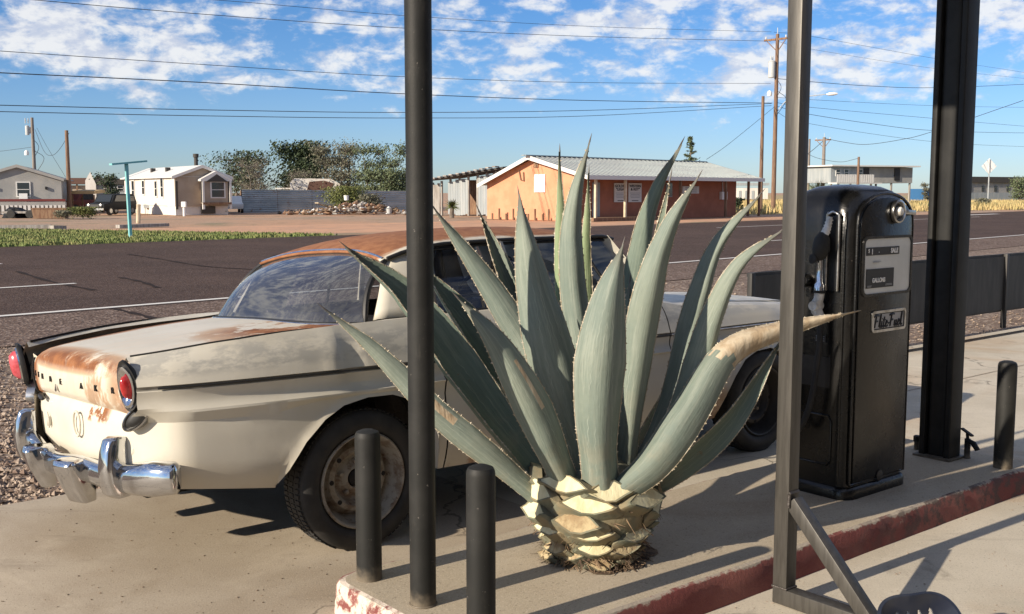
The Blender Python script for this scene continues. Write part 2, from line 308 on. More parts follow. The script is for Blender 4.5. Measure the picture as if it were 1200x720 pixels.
# ------------------------------------------------------------------ mesh helpers
class MB:
    def __init__(s): s.v = []; s.f = []; s.m = []
    def add(s, vs, fs, mat=0):
        o = len(s.v); s.v += [Vector(v) for v in vs]
        for f in fs: s.f.append([i + o for i in f]); s.m.append(mat)
        return s
    def box(s, c, sz, rot=None, mat=0):
        c = Vector(c); h = Vector(sz) / 2; vs = []
        for z in (-1, 1):
            for x, y in ((-1, -1), (1, -1), (1, 1), (-1, 1)):
                p = Vector((x * h.x, y * h.y, z * h.z))
                if rot is not None: p = rot @ p
                vs.append(c + p)
        return s.add(vs, [(3, 2, 1, 0), (4, 5, 6, 7), (0, 1, 5, 4), (1, 2, 6, 5), (2, 3, 7, 6), (3, 0, 4, 7)], mat)
    def bar(s, a, b, w, h, up=(0, 0, 1), mat=0):
        a, b = Vector(a), Vector(b); t = (b - a); L = t.length; t.normalize(); u = Vector(up)
        sd = t.cross(u)
        if sd.length < 1e-5: sd = t.cross(Vector((1, 0, 0)))
        sd.normalize(); u = sd.cross(t)
        M3 = Matrix((t, sd, u)).transposed()
        return s.box((a + b) / 2, (L, w, h), M3, mat)
    def tube(s, pts, r, n=8, mat=0, cap=True):
        pts = [Vector(p) for p in pts]; k = len(pts); rs = r if isinstance(r, (list, tuple)) else [r] * k
        t0 = (pts[1] - pts[0]).normalized(); ref = Vector((0, 0, 1)) if abs(t0.z) < .9 else Vector((1, 0, 0))
        sd = t0.cross(ref).normalized(); vs = []
        for i in range(k):
            t = (pts[min(i + 1, k - 1)] - pts[max(i - 1, 0)]).normalized()
            sd = (sd - t * sd.dot(t)).normalized(); up = t.cross(sd)
            for j in range(n):
                a = 2 * math.pi * j / n; vs.append(pts[i] + (sd * math.cos(a) + up * math.sin(a)) * rs[i])
        fs = [(i * n + j, i * n + (j + 1) % n, (i + 1) * n + (j + 1) % n, (i + 1) * n + j) for i in range(k - 1) for j in range(n)]
        if cap: fs += [tuple(range(n - 1, -1, -1)), tuple((k - 1) * n + j for j in range(n))]
        return s.add(vs, fs, mat)
    def lathe(s, prof, n=24, c=(0, 0, 0), axis=None, mat=0, cap=True):     # prof [(r, h)], about +z or a 3x3 matrix's z
        c = Vector(c); vs = []
        for r, h in prof:
            for j in range(n):
                a = 2 * math.pi * j / n; p = Vector((r * math.cos(a), r * math.sin(a), h)); vs.append(c + (axis @ p if axis is not None else p))
        k = len(prof)
        fs = [(i * n + j, i * n + (j + 1) % n, (i + 1) * n + (j + 1) % n, (i + 1) * n + j) for i in range(k - 1) for j in range(n)]
        if cap: fs += [tuple(range(n - 1, -1, -1)), tuple((k - 1) * n + j for j in range(n))]
        return s.add(vs, fs, mat)
    def grid(s, rows, mat=0, flip=False):
        n = len(rows[0]); vs = [p for r in rows for p in r]
        fs = []
        for i in range(len(rows) - 1):
            for j in range(n - 1):
                f = (i * n + j, i * n + j + 1, (i + 1) * n + j + 1, (i + 1) * n + j); fs.append(f[::-1] if flip else f)
        return s.add(vs, fs, mat)
    def loft(s, rings, mat=0, cap=True):
        n = len(rings[0]); vs = [p for r in rings for p in r]; k = len(rings)
        fs = [(i * n + j, i * n + (j + 1) % n, (i + 1) * n + (j + 1) % n, (i + 1) * n + j) for i in range(k - 1) for j in range(n)]
        if cap: fs += [tuple(range(n - 1, -1, -1)), tuple((k - 1) * n + j for j in range(n))]
        return s.add(vs, fs, mat)
    def prism(s, poly, ext, mat=0):                             # 3D polygon + extrusion vector
        n = len(poly); e = Vector(ext); vs = [Vector(p) for p in poly] + [Vector(p) + e for p in poly]
        return s.add(vs, [tuple(range(n - 1, -1, -1)), tuple(range(n, 2 * n))] + [(j, (j + 1) % n, n + (j + 1) % n, n + j) for j in range(n)], mat)
    def build(s, name, mats, parent=None, origin=None, smooth=40, bevel=0, recalc=True, solid=0):
        if not isinstance(mats, (list, tuple)): mats = [mats]
        o = Vector(origin) if origin is not None else Vector((0, 0, 0))
        me = bpy.data.meshes.new(name); me.from_pydata([v - o for v in s.v], [], s.f)
        for m in mats: me.materials.append(MT[m] if isinstance(m, str) else m)
        for p, k in zip(me.polygons, s.m): p.material_index = k
        if recalc or bevel:
            bm = bmesh.new(); bm.from_mesh(me)
            if recalc: bmesh.ops.recalc_face_normals(bm, faces=bm.faces)
            if bevel:
                es = [e for e in bm.edges if len(e.link_faces) == 2 and e.calc_face_angle(0) > .6]
                if es: bmesh.ops.bevel(bm, geom=es, offset=bevel, segments=2, affect='EDGES', profile=.5)
            bm.to_mesh(me); bm.free()
        if smooth:
            for p in me.polygons: p.use_smooth = True
            me.set_sharp_from_angle(angle=R_(smooth))
        ob = bpy.data.objects.new(name, me); COL.objects.link(ob)
        if parent is not None: ob.parent = parent
        else: ob.location = o
        if solid:
            md = ob.modifiers.new('thickness', 'SOLIDIFY'); md.thickness = solid; md.offset = -1
        return ob
def tag(o, label=None, cat=None, group=None, kind=None):
    if label: o['label'] = label
    if cat: o['category'] = cat
    if group: o['group'] = group
    if kind: o['kind'] = kind
    return o
def empty(name, loc, rz=0.0, label=None, cat=None, group=None):
    o = bpy.data.objects.new(name, None); COL.objects.link(o); o.location = loc; o.rotation_euler = (0, 0, rz); o.empty_display_size = .1
    return tag(o, label, cat, group)
def lerp(a, b, t): return a + (b - a) * t
def pl(u, pts):                                                 # piecewise linear
    if u <= pts[0][0]: return pts[0][1]
    for (a, x), (b, y) in zip(pts, pts[1:]):
        if u <= b: return x + (y - x) * (u - a) / (b - a)
    return pts[-1][1]
def crom(P, n):                                                 # Catmull-Rom through points
    P = [Vector(p) for p in P]; Q = [P[0] * 2 - P[1]] + P + [P[-1] * 2 - P[-2]]; out = []
    for i in range(1, len(Q) - 2):
        for k in range(n):
            t = k / n; a, b, c, d = Q[i - 1:i + 3]
            out.append(.5 * (2 * b + (c - a) * t + (2 * a - 5 * b + 4 * c - d) * t * t + (3 * b - a - 3 * c + d) * t ** 3))
    return out + [P[-1]]
def text(name, s, size, mat, parent, M4, ext=.001, shear=0.0, bold=0.0, sx=1.0, align='CENTER', space=1.0):
    c = bpy.data.curves.new(name, 'FONT'); c.body = s; c.size = size; c.extrude = ext; c.shear = shear; c.offset = bold; c.align_x = align; c.align_y = 'CENTER'; c.space_character = space
    t = bpy.data.objects.new(name, c); COL.objects.link(t); bpy.context.view_layer.update()
    me = bpy.data.meshes.new_from_object(t.evaluated_get(bpy.context.evaluated_depsgraph_get())); bpy.data.objects.remove(t)
    me.transform(M4 @ Matrix.Diagonal((sx, 1, 1, 1))); me.materials.clear(); me.materials.append(MT[mat])
    o = bpy.data.objects.new(name, me); COL.objects.link(o); o.parent = parent; return o
def frame(o, x, y):                                             # 4x4 from origin, x axis, y axis
    x = Vector(x).normalized(); y = Vector(y); z = x.cross(y).normalized(); y = z.cross(x)
    return Matrix(((x.x, y.x, z.x, o[0]), (x.y, y.y, z.y, o[1]), (x.z, y.z, z.z, o[2]), (0, 0, 0, 1)))

TH = R_(39.5); EX = Vector((math.cos(TH), math.sin(TH), 0)); EN = Vector((-math.sin(TH), math.cos(TH), 0))
def sn(s, n, z=0.0): return EX * s + EN * n + Vector((0, 0, z))     # forecourt axes: s along the pump island, n across it
TR = R_(46); RX = Vector((math.cos(TR), math.sin(TR), 0)); RN = Vector((-math.sin(TR), math.cos(TR), 0))
def rd(s, n, z=0.0): return RX * s + RN * n + Vector((0, 0, z))     # highway axes
def sheet(name, pts, mat, z, sub=0):
    b = MB(); b.add([(p[0], p[1], z) for p in pts], [tuple(range(len(pts)))]); o = b.build(name, mat, smooth=0, recalc=False); tag(o, kind='structure'); return o
# ------------------------------------------------------------------ the setting
def quad_rd(s0, s1, n0, n1): return [rd(s0, n0), rd(s1, n0), rd(s1, n1), rd(s0, n1)]
sheet('ground', [(-3000, -60), (3000, -60), (3000, 4000), (-3000, 4000)], 'dirt', -.020)
_b = MB(); g_pts = [sn(-30, 5.50), sn(40, 5.50), rd(62, 11.6), rd(-45, 11.6)]
sheet('gravel_verge', g_pts, 'gravel', -.014)
sheet('road', [rd(-80, 11.2), rd(900, 11.2), rd(900, 34), rd(60, 31.6), rd(-80, 31.2)], 'road', -.008)
sheet('road_shoulder', quad_rd(-80, 500, 11.0, 13.55), 'shoulder', -.004)
sheet('road_edge_line', quad_rd(-60, 500, 13.72, 13.87), 'roadline', .000)
def dash(s0, s1, n, w=.14, nm='road_lane_line'): sheet(nm, quad_rd(s0, s1, n - w / 2, n + w / 2), 'roadline', .000)
for s0, s1 in ((-12, 7.9), (30.0, 41.0), (54, 62)): dash(s0, s1, 17.9)
dash(-2, 9.0, 24.2, .55, 'road_turn_arrow'); dash(72.5, 80.5, 28.9, .6, 'road_turn_arrow'); dash(40, 70, 26.2)
# tar snakes across the lanes
for pts in ([(130, 361), (165, 369), (198, 378), (222, 384)], [(140, 325), (165, 330), (185, 337)], [(150, 298), (190, 304), (240, 312), (300, 316)], [(20, 318), (60, 330), (110, 340)]):
    P = crom([gr(*p) for p in pts], 6); b = MB(); vs = []
    for i, p in enumerate(P):
        t = (P[min(i + 1, len(P) - 1)] - P[max(i - 1, 0)]).normalized(); sd = Vector((-t.y, t.x, 0)); w = .045 + .02 * math.sin(i * 1.7)
        vs += [p + sd * w, p - sd * w]
    for v in vs: v.z = -.001
    b.add(vs, [(2 * i, 2 * i + 1, 2 * i + 3, 2 * i + 2) for i in range(len(P) - 1)]); tag(b.build('road_tar_line', 'tar' if 'tar' in MT else 'ink', smooth=0), kind='structure')
sheet('grass_verge', [rd(-60, 31.2), rd(24, 31.4), rd(22.5, 35), rd(20, 41), rd(17.5, 47), rd(10, 49), rd(-60, 50)], 'turf', -.012)
sheet('dirt_road', [rd(-8, 46.5), rd(60, 41), rd(70, 33.2), rd(30, 31.9), rd(8, 39), rd(-40, 45)], 'dirt_lane', -.016)
_f = [gr(862, 252), gr(1300, 243.2), (420, 640), (150, 640), gr(880, 241.5)]
sheet('dry_field', _f, 'dryfield', -.012)
# forecourt: tan apron where the car stands, paler slab elsewhere
sheet('forecourt_apron', [sn(-25, 5.55), sn(-25, -12), sn(1.95, -12), sn(1.95, 3.0), sn(3.3, 3.0), sn(3.3, 5.55)], 'apron', 0)
sheet('forecourt_slab', [sn(1.95, -12), sn(45, -12), sn(45, 5.55), sn(3.3, 5.55), sn(3.3, 3.0), sn(1.95, 3.0)], 'slab', .0)
def strip(name, a, b, w, mat, z):
    a, b = Vector(a), Vector(b); t = (b - a).normalized(); d = Vector((-t.y, t.x, 0)) * w / 2
    sheet(name, [a + d, b + d, b - d, a - d], mat, z)
strip('pavement_joint', sn(6.0, 4.35), sn(30, 4.55), .008, 'fibre', .004)
strip('pavement_edge', sn(5.6, 5.5), sn(30, 5.5), .11, 'slab', .03)
# raised pump island with a red kerb face
def rrect(s0, s1, n0, n1, r, k=6):
    out = []
    for (cs, cn, a0) in ((s1 - r, n0 + r, -90), (s1 - r, n1 - r, 0), (s0 + r, n1 - r, 90), (s0 + r, n0 + r, 180)):
        for i in range(k + 1):
            a = R_(a0 + 90 * i / k); out.append((cs + r * math.cos(a), cn + r * math.sin(a)))
    return out
o_ = rrect(1.90, 5.62, 2.465, 3.385, .10); dens = []
for (a, b) in zip(o_, o_[1:] + o_[:1]):
    L = math.hypot(b[0] - a[0], b[1] - a[1]); k = max(1, int(L / .06))
    dens += [(lerp(a[0], b[0], i / k), lerp(a[1], b[1], i / k)) for i in range(k)]
cs, cn = 3.76, 2.925
def ringi(off, z, wob):
    r = []
    for s, n in dens:
        w = wob * (mnoise.noise(Vector((s * 5, n * 5, z * 9))) + .6 * mnoise.noise(Vector((s * 19, n * 19, z * 9))))
        sx = 1 - off / 1.86; nx = 1 - off / .46
        r.append(Vector((cs + (s - cs) * sx * (1 + w * .1), cn + (n - cn) * (nx + w * .6), z + w * .25)))
    return r
b = MB(); rs = [ringi(-.006, -.01, 0), ringi(.0, .05, .012), ringi(.003, .098, .02), ringi(.012, .115, .02), ringi(.028, .12, .012)]
b.loft(rs, 0, cap=False); b.loft([rs[-1], ringi(.05, .1205, 0)], 1, cap=False)
b.add(ringi(.05, .1205, 0), [tuple(range(len(dens)))], 1)
isl = b.build('pump_island_kerb', ['kerb', 'island'], smooth=35); isl.rotation_euler.z = TH; tag(isl, kind='structure')

# loose stones on the gravel verge (stuff) and grass
def scatter(name, mat, n, place, shape):
    b = MB()
    for i in range(n):
        p = place()
        if p is not None: shape(b, Vector(p), i)
    return tag(b.build(name, mat, smooth=0, recalc=False), kind='stuff')
OCT = [(1, 0, 0), (-1, 0, 0), (0, 1, 0), (0, -1, 0), (0, 0, 1), (0, 0, -.6)]; OF = [(0, 2, 4), (2, 1, 4), (1, 3, 4), (3, 0, 4), (2, 0, 5), (1, 2, 5), (3, 1, 5), (0, 3, 5)]
rg = random.Random(3)
def pebble(b, p, i):
    r = rg.choice((.008, .010, .012, .014, .018, .026)) * rg.uniform(.7, 1.2); a = rg.uniform(0, 6.28); c, s = math.cos(a), math.sin(a); k = rg.uniform(.6, 1); zz = rg.uniform(.4, .8)
    vs = [p + Vector(((x * c - y * s * k) * r * rg.uniform(.7, 1.2), (x * s + y * c * k) * r * rg.uniform(.7, 1.2), z * r * zz + r * .3)) for x, y, z in OCT]; b.add(vs, OF)
def in_gravel(px0, px1, py0, py1):
    def f():
        p = gr(rg.uniform(px0, px1), rg.uniform(py0, py1), -.012); n = p.dot(EN); m = p.dot(RN)
        return p if n > 5.56 and m < 11.1 else None
    return f
scatter('loose_gravel', 'stone', 9000, in_gravel(-60, 260, 392, 600), pebble)
scatter('loose_gravel', 'stone', 3500, in_gravel(660, 1290, 330, 410), pebble)
def speck(b, p, i):
    r = rg.uniform(.0015, .0045); vs = [p + Vector((x * r * rg.uniform(.5, 2), y * r * rg.uniform(.5, 2), z * r * .6 + r * .3)) for x, y, z in OCT]; b.add(vs, OF)
scatter('small_debris', 'fibre', 160, lambda: gr(rg.uniform(-20, 420), rg.uniform(590, 730), .0), speck)
scatter('small_debris', 'stone', 260, lambda: gr(rg.uniform(700, 1250), rg.uniform(580, 740), .0) if rg.random() < .9 else None, speck)
def blade(h0, h1, w):
    def f(b, p, i):
        for k in range(3):
            q = p + Vector((rg.uniform(-.12, .12), rg.uniform(-.12, .12), 0)); h = rg.uniform(h0, h1); a = rg.uniform(0, 3.14); d = Vector((math.cos(a), math.sin(a), 0)) * w
            b.add([q - d, q + d, q + Vector((rg.uniform(-.3, .3) * h, rg.uniform(-.3, .3) * h, h))], [(0, 1, 2)])
    return f
def in_poly(poly, pred=lambda p: True):
    xs = [p[0] for p in poly]; ys = [p[1] for p in poly]
    def inside(x, y):
        c = False; j = len(poly) - 1
        for i in range(len(poly)):
            if (poly[i][1] > y) != (poly[j][1] > y) and x < (poly[j][0] - poly[i][0]) * (y - poly[i][1]) / (poly[j][1] - poly[i][1]) + poly[i][0]: c = not c
            j = i
        return c
    def f():
        for _ in range(40):
            x, y = rg.uniform(min(xs), max(xs)), rg.uniform(min(ys), max(ys))
            if inside(x, y): return Vector((x, y, 0))
    return f
gp = [rd(-8, 31.3), rd(22, 31.6), rd(18, 36), rd(6, 38), rd(-8, 40)]
gp2 = [rd(4, 31.3), rd(23.5, 31.5), rd(22, 35), rd(19.5, 41), rd(17, 47), rd(10, 48.5), rd(8, 40)]
scatter('verge_grass', 'grassblade', 12000, in_poly(gp2), blade(.04, .12, .04))
fp = [gr(862, 252), gr(1420, 242.0), gr(1420, 237), gr(870, 238)]
scatter('dry_grass', 'dryblade', 14000, in_poly(fp), blade(.25, .75, .06))
scatter('field_weeds', 'weed', 700, in_poly([gr(880, 250), gr(1260, 243.0), gr(1260, 241.6), gr(880, 247)]), blade(.2, .7, .1))

# ------------------------------------------------------------------ poles, bollards, canopy
def pole(px_s, px_n):
    t = empty('canopy_pole', sn(px_s, px_n, .12), TH, 'tall round black steel pole rising out of the picture in front of the white car', 'pole')
    b = MB(); b.lathe([(.0445, -.01), (.0445, 3.21)], 32); b.build('shaft', 'bollard', t)
    b = MB(); b.tube([(.045 * math.cos(a * math.pi / 16), .045 * math.sin(a * math.pi / 16), .003) for a in range(33)], .004, 6, cap=False); b.build('weld_bead', 'bollard', t)
pole(2.027, 2.938)
def bollard(s, n, label):
    o = MB(); r = .0465
    o.lathe([(r + .001, -.01), (r, .015), (r, .525), (r * .97, .537), (r * .86, .547), (r * .5, .554), (.001, .556)], 28)
    ob = o.build('bollard', 'bollard', origin=None); ob.location = sn(s, n, .12); tag(ob, label, 'bollard', 'short black bollards on the pump island'); return ob
bollard(2.016, 3.266, 'short black bollard standing in front of the rear wheel of the car')
bollard(2.02, 2.605, 'short black bollard between the tall round pole and the agave')
bollard(5.379, 2.561, 'short black bollard beyond the fuel pump, at the far end of the island')
t = empty('canopy_post', sn(5.345, 2.891, .12), TH, 'thick black steel post with fluted sides behind the fuel pump', 'post')
def rr2(hx, hy, r, k=4): return [Vector((x, y, 0)) for x, y in rrect(-hx, hx, -hy, hy, r, k)]
b = MB(); q = rr2(.046, .058, .035, 6); b.loft([[p + Vector((0, 0, z)) for p in q] for z in (.01, 1.6, 3.21)]); b.build('core', 'blackpaint', t)
for sy in (-1, 1):
    b = MB(); q = [p + Vector((0, sy * .0, 0)) for p in rr2(.060, .016, .007, 3)]
    b.loft([[p + Vector((0, sy * .071, z)) for p in q] for z in (.01, 1.6, 3.21)]); b.build('flange', 'blackpaint', t)
b = MB(); b.box((0, 0, .006), (.17, .21, .012)); b.build('base_plate', 'bollard', t, bevel=.002)
# stub pipe and tap beside the post
p = gr(1074, 527, .12); b = MB(); b.lathe([(.014, 0), (.014, .045), (.019, .046), (.019, .075), (.012, .08)], 12); o = b.build('stub_pipe', 'bollard'); o.location = p; tag(o, 'small capped pipe stub sticking up left of the thick fluted post', 'pipe')
p = gr(1133, 537, .12); t = empty('water_tap', p, TH + .9, 'small black water tap on the island between thick post and bollard', 'tap')
b = MB(); b.lathe([(.016, 0), (.012, .01), (.012, .10)], 12); b.tube([(0, 0, .09), (-.03, -.01, .085), (-.05, -.02, .055)], [.013, .012, .011], 10); b.build('spout', 'bollard', t)
b = MB(); b.tube([(0, 0, .10), (.005, 0, .125)], .007, 8); b.bar((-.03, -.005, .122), (.03, .012, .145), .014, .008); b.build('handle', 'bollard', t); t.scale = (1.3, 1.3, 1.05)
# unseen canopy roof inferred from the poles, added for its shade
t = empty('canopy', sn(1.9, 2.9, 3.33), TH, 'unseen steel canopy roof added on the black poles over the pump island for shade', 'canopy')
b = MB(); b.box((1.85, 0, .09), (3.9, 2.0, .12)); b.build('deck', 'guard', t)
b = MB(); b.box((1.75, 0, -.03), (3.7, .12, .11)); b.build('beam', 'blackpaint', t)

# unseen station block behind the camera, added to cut the sky light
t = empty('unseen_station_block', sn(-7, -3.2, 0), TH, 'unseen plain stucco station block added behind the camera to cut sky light', 'building')
b = MB(); b.box((11, -3, 2.3), (22, 6, 4.6)); b.build('wall', 'tanwall', t, smooth=0)
b = MB(); b.box((11, -3, 4.7), (22.6, 6.6, .2)); b.build('roof', 'guard', t, smooth=0)
for x in (5.0, 12.0): b = MB(); b.box((x, .02, 1.5), (2.6, .06, 1.9)); b.build('window', 'windowglass', t, smooth=0)
b = MB(); b.box((8.6, .02, 1.05), (1.0, .06, 2.1)); b.build('door', 'wood', t, smooth=0)

# welded square tube frame in the foreground
t = empty('steel_frame', sn(3.242, 2.339, 0), TH, 'bare steel frame of square tube standing in front of the fuel pump', 'frame')
def sqt(b, a, c, w, up):
    b.bar(a, c, w, w, up)
W = .062
b = MB(); b.box((0, 0, 1.335), (W, W, 2.53)); b.build('upright', 'steel', t, bevel=.005)
b = MB(); b.box((0, -.62 + W / 2, W / 2 + .003), (W, 1.24, W)); b.build('foot', 'steel', t, bevel=.005)
b = MB(); b.bar((0, -.031, .40), (0, -.37, .045), .052, .052, (1, 0, 0)); b.build('brace', 'steel', t, bevel=.004)
for P_, r_ in (([(-.028, -.03, .43), (.028, -.03, .43)], .008), ([(-.031, -.032, .38), (-.031, -.034, .43)], .007), ([(-.031, 0.031, .068), (-.031, -.031, .068), (.031, -.031, .068)], .005)): b = MB(); b.tube(P_, r_, 8); b.build('weld', 'weld', t)
# low tractor seat at the bottom edge
sp_ = at(1081, 746, 3.40)
t = empty('tractor_seat_stool', (sp_.x, sp_.y, 0), R_(16), 'dark navy pressed steel tractor seat with slots beside the steel frame foot', 'stool')
TL = Matrix.Rotation(R_(34), 3, 'X'); SC0 = Vector((0, 0, sp_.z))
b = MB(); N1, N2 = 80, 170
def seat_xy(i, j):
    r = i / N1; a = 2 * math.pi * j / N2; rad = .157 * (1 + .10 * math.cos(2 * a)) * (1 - .07 * math.cos(4 * a)); return r, a, rad * r * math.cos(a), rad * .92 * r * math.sin(a)
def seat_pt(i, j):
    r, a, x, y = seat_xy(i, j); z = .04 * r ** 2.6 + .04 * max(0, math.sin(a)) * r ** 2.2 - .012 * (1 - min(1, abs(x) / .05)) * (1 - r) - .012 * max(0, r - .93) / .07
    return SC0 + TL @ Vector((x, y, z))
slots = [(x, yy) for x in (-.06, -.02, .02, .06) for yy in (.052, -.045)]
vs = [seat_pt(i, j) for i in range(N1 + 1) for j in range(N2)]; fs = []
for i in range(N1):
    for j in range(N2):
        c = [seat_xy(i + a_, j + b_) for a_, b_ in ((0, 0), (0, 1), (1, 0), (1, 1))]; x = sum(q[2] for q in c) / 4; y = sum(q[3] for q in c) / 4
        if not any(((x - u0 * (1 + y)) / .0082) ** 2 + ((y - v0) / .030) ** 2 < 1 for u0, v0 in slots): fs.append((i * N2 + j, i * N2 + (j + 1) % N2, (i + 1) * N2 + (j + 1) % N2, (i + 1) * N2 + j))
b.add(vs, fs); o = b.build('seat', 'navy', t, solid=.004, smooth=50)
b = MB(); b.tube([SC0 + Vector((0, .0, -.004)), Vector((0, 0, .01))], .022, 14); b.build('stem', 'guard', t)
b = MB(); b.lathe([(.12, .002), (.12, .012), (.04, .02), (.024, .03)], 24, (0, 0, 0)); b.build('base', 'guard', t)

# low dark sheet steel guard along the slab edge
gA, gB = 7.42, 15.5
t = empty('sheet_steel_barrier', sn(gA, 5.78, 0), TH, 'low dark sheet steel barrier on thin legs along the gravel edge', 'barrier')
L = gB - gA; k = 0
xs = [0, 1.5, 3.0, 4.55, 6.1, 7.6, L]
for a, c in zip(xs, xs[1:]):
    b = MB(); nn = 8
    for side in (0, 1):
        pass
    b.box(((a + c) / 2, 0, .51), (c - a - .05, .008, .60)); b.build('panel', 'guard', t)
for x in xs:
    b = MB(); b.box((x, -.004, .42), (.05, .05, .84)); b.build('leg', 'guard', t, bevel=.004)
for z in (.82, .205):
    b = MB(); b.box((L / 2, .03, z), (L - .0, .03, .035)); b.build('rail', 'guard', t)

# ------------------------------------------------------------------ fuel pump
PS, PN = 4.475, 2.925
t = empty('fuel_pump', sn(PS, PN, .12), TH, 'old glossy black fuel pump with white dial and hanging nozzle', 'fuel pump')
def ring(hx, hy, r, z, dx=0, dy=0): return [p + Vector((dx, dy, z)) for p in rr2(hx, hy, r, 6)]
b = MB()
prof = [(.252, .198, .07, .055), (.25, .196, .07, .12), (.248, .194, .07, .7), (.248, .194, .07, 1.18), (.246, .192, .075, 1.26), (.238, .186, .08, 1.325), (.222, .172, .085, 1.375), (.192, .150, .085, 1.41), (.14, .11, .07, 1.432), (.06, .05, .04, 1.442)]
b.loft([ring(*p[:3], p[3]) for p in prof]); b.build('body', 'pump', t, smooth=60)
b = MB(); b.loft([ring(.268, .214, .075, z) for z in (0, .035)] + [ring(.262, .208, .075, .05), ring(.25, .196, .07, .058)]); b.build('plinth', 'pump', t)
# arched front door
def arch(x0, x1, z0, z1, zc, k=14):
    pts = [(x0, z0), (x1, z0), (x1, z1)]
    cx = (x0 + x1) / 2; hw = (x1 - x0) / 2
    for i in range(1, k):
        a = math.pi * i / k; pts.append((cx + hw * math.cos(a) * (1 if 0 else 1), z1 + (zc - z1) * math.sin(a) ** .8))
    return pts + [(x0, z1)]
yF = -.194
b = MB(); b.prism([(x, yF + .004, z) for x, z in arch(-.212, .215, .075, 1.245, 1.385)], (0, -.018, 0)); b.build('front_door', 'pump', t, bevel=.006)
b = MB(); pts = [(x, yF - .004, z) for x, z in arch(-.226, .229, .07, 1.25, 1.402)]
b.tube(pts + [pts[0]], .0075, 8, cap=False); b.build('door_seam_bead', 'pump', t)
yD = yF - .014
def rrpoly(x0, x1, z0, z1, r, y, k=5):
    return [Vector((x, y, z)) for x, z in rrect(x0, x1, z0, z1, r, k)]
X = lambda s: s - PS
dx0, dx1, dz0, dz1 = X(4.288), X(4.672), 1.066 - .12, 1.316 - .12
b = MB(); b.loft([rrpoly(dx0 - .012, dx1 + .012, dz0 - .012, dz1 + .012, .03, yD), rrpoly(dx0 - .012, dx1 + .012, dz0 - .012, dz1 + .012, .03, yD - .009), rrpoly(dx0, dx1, dz0, dz1, .026, yD - .009), rrpoly(dx0, dx1, dz0, dz1, .026, yD - .001)], cap=False)
fr = b.build('dial_frame', 'pump', t)
b = MB(); b.prism(rrpoly(dx0, dx1, dz0, dz1, .026, yD), (0, -.004, 0)); dial = b.build('dial', 'dial', t)
yT = yD - .006
for (s0, s1, z0, z1) in ((4.302, 4.572, 1.241, 1.277), (4.306, 4.532, 1.092, 1.179)):
    b = MB(); b.box(((X(s0) + X(s1)) / 2, yT + .001, (z0 + z1) / 2 - .12), (s1 - s0, .004, z1 - z0)); b.build('counter_window', 'ink', dial)
def ptext(s, x, z, size, mat, par=dial, **k): return text('lettering', s, size, mat, par, frame((x, yT - .0025, z), (1, 0, 0), (0, 0, 1)), ext=.0008, **k)
ptext('SALE', X(4.528), 1.258 - .12, .030, 'whitepaint', bold=.0012, sx=.95)
ptext('$', X(4.318), 1.262 - .12, .024, 'whitepaint'); ptext('1', X(4.345), 1.257 - .12, .034, 'whitepaint', bold=.001)
ptext('.', X(4.40), 1.262 - .12, .03, 'whitepaint')
ptext('GALLONS', X(4.405), 1.126 - .12, .028, 'whitepaint', bold=.001, sx=.85)
for (x, z, w) in ((X(4.39), 1.212, .06), (X(4.38), 1.2085, .05), (X(4.33), 1.103, .034), (X(4.33), 1.098, .03), (X(4.49), 1.106, .05), (X(4.49), 1.101, .055)):
    b = MB(); b.box((x, yT - .002, z - .12), (w, .002, .0022)); b.build('fine_print', 'greytext', dial)
# badge
bx0, bx1, bz0, bz1 = X(4.367), X(4.650), .884 - .12, .984 - .12
b = MB(); b.loft([rrpoly(bx0, bx1, bz0, bz1, .016, yD), rrpoly(bx0, bx1, bz0, bz1, .016, yD - .008), rrpoly(bx0 + .012, bx1 - .012, bz0 + .012, bz1 - .012, .008, yD - .008), rrpoly(bx0 + .012, bx1 - .012, bz0 + .012, bz1 - .012, .008, yD - .002)], cap=False)
badge = b.build('badge_frame', 'chromedull', t)
b = MB(); b.prism(rrpoly(bx0 + .012, bx1 - .012, bz0 + .012, bz1 - .012, .008, yD), (0, -.0025, 0)); b.build('badge_plate', 'pumpdark', badge)
b = MB(); b.box(((bx0 + bx1) / 2, yD - .0035, (bz0 + bz1) / 2), (bx1 - bx0 - .034, .002, bz1 - bz0 - .034)); b.build('badge_field', 'greytext', badge)
# brush script drawn as strokes: Flite-Fuel
ST = {'F': ([[(0, 0), (.25, 1)], [(-.08, .92), (.25, 1.02), (.62, .98)], [(.08, .52), (.42, .54)]], .62),
      'l': ([[(0, .05), (.22, .95), (.30, .98), (.12, .2), (.16, 0), (.30, .1)]], .34),
      'i': ([[(.10, .5), (0, .08), (.06, 0), (.22, .1)], [(.16, .68), (.18, .72)]], .27),
      't': ([[(.20, .85), (.02, .1), (.08, 0), (.26, .1)], [(0, .58), (.32, .6)]], .33),
      'e': ([[(.02, .22), (.22, .34), (.26, .46), (.16, .5), (.04, .3), (.03, .08), (.14, 0), (.32, .12)]], .36),
      'u': ([[(.10, .48), (0, .1), (.08, 0), (.24, .14), (.34, .48)], [(.34, .48), (.26, .08), (.32, 0), (.46, .12)]], .50),
      '-': ([[(.02, .28), (.24, .3)]], .3)}
b = MB(); x = 0; tot = sum(ST[c][1] for c in 'Flite-Fuel'); wS = bx1 - bx0 - .05; kx = wS / tot; kz = (bz1 - bz0 - .044)
for c in 'Flite-Fuel':
    for st in ST[c][0]:
        b.tube([(bx0 + .022 + (x + p[0]) * kx, yD - .005, bz0 + .022 + p[1] * kz) for p in (crom([(q[0], q[1], 0) for q in st], 4) if len(st) > 2 else st)], .0040 if c != 'F' else .0046, 6)
    x += ST[c][1]
b.build('lettering', 'ink', badge)
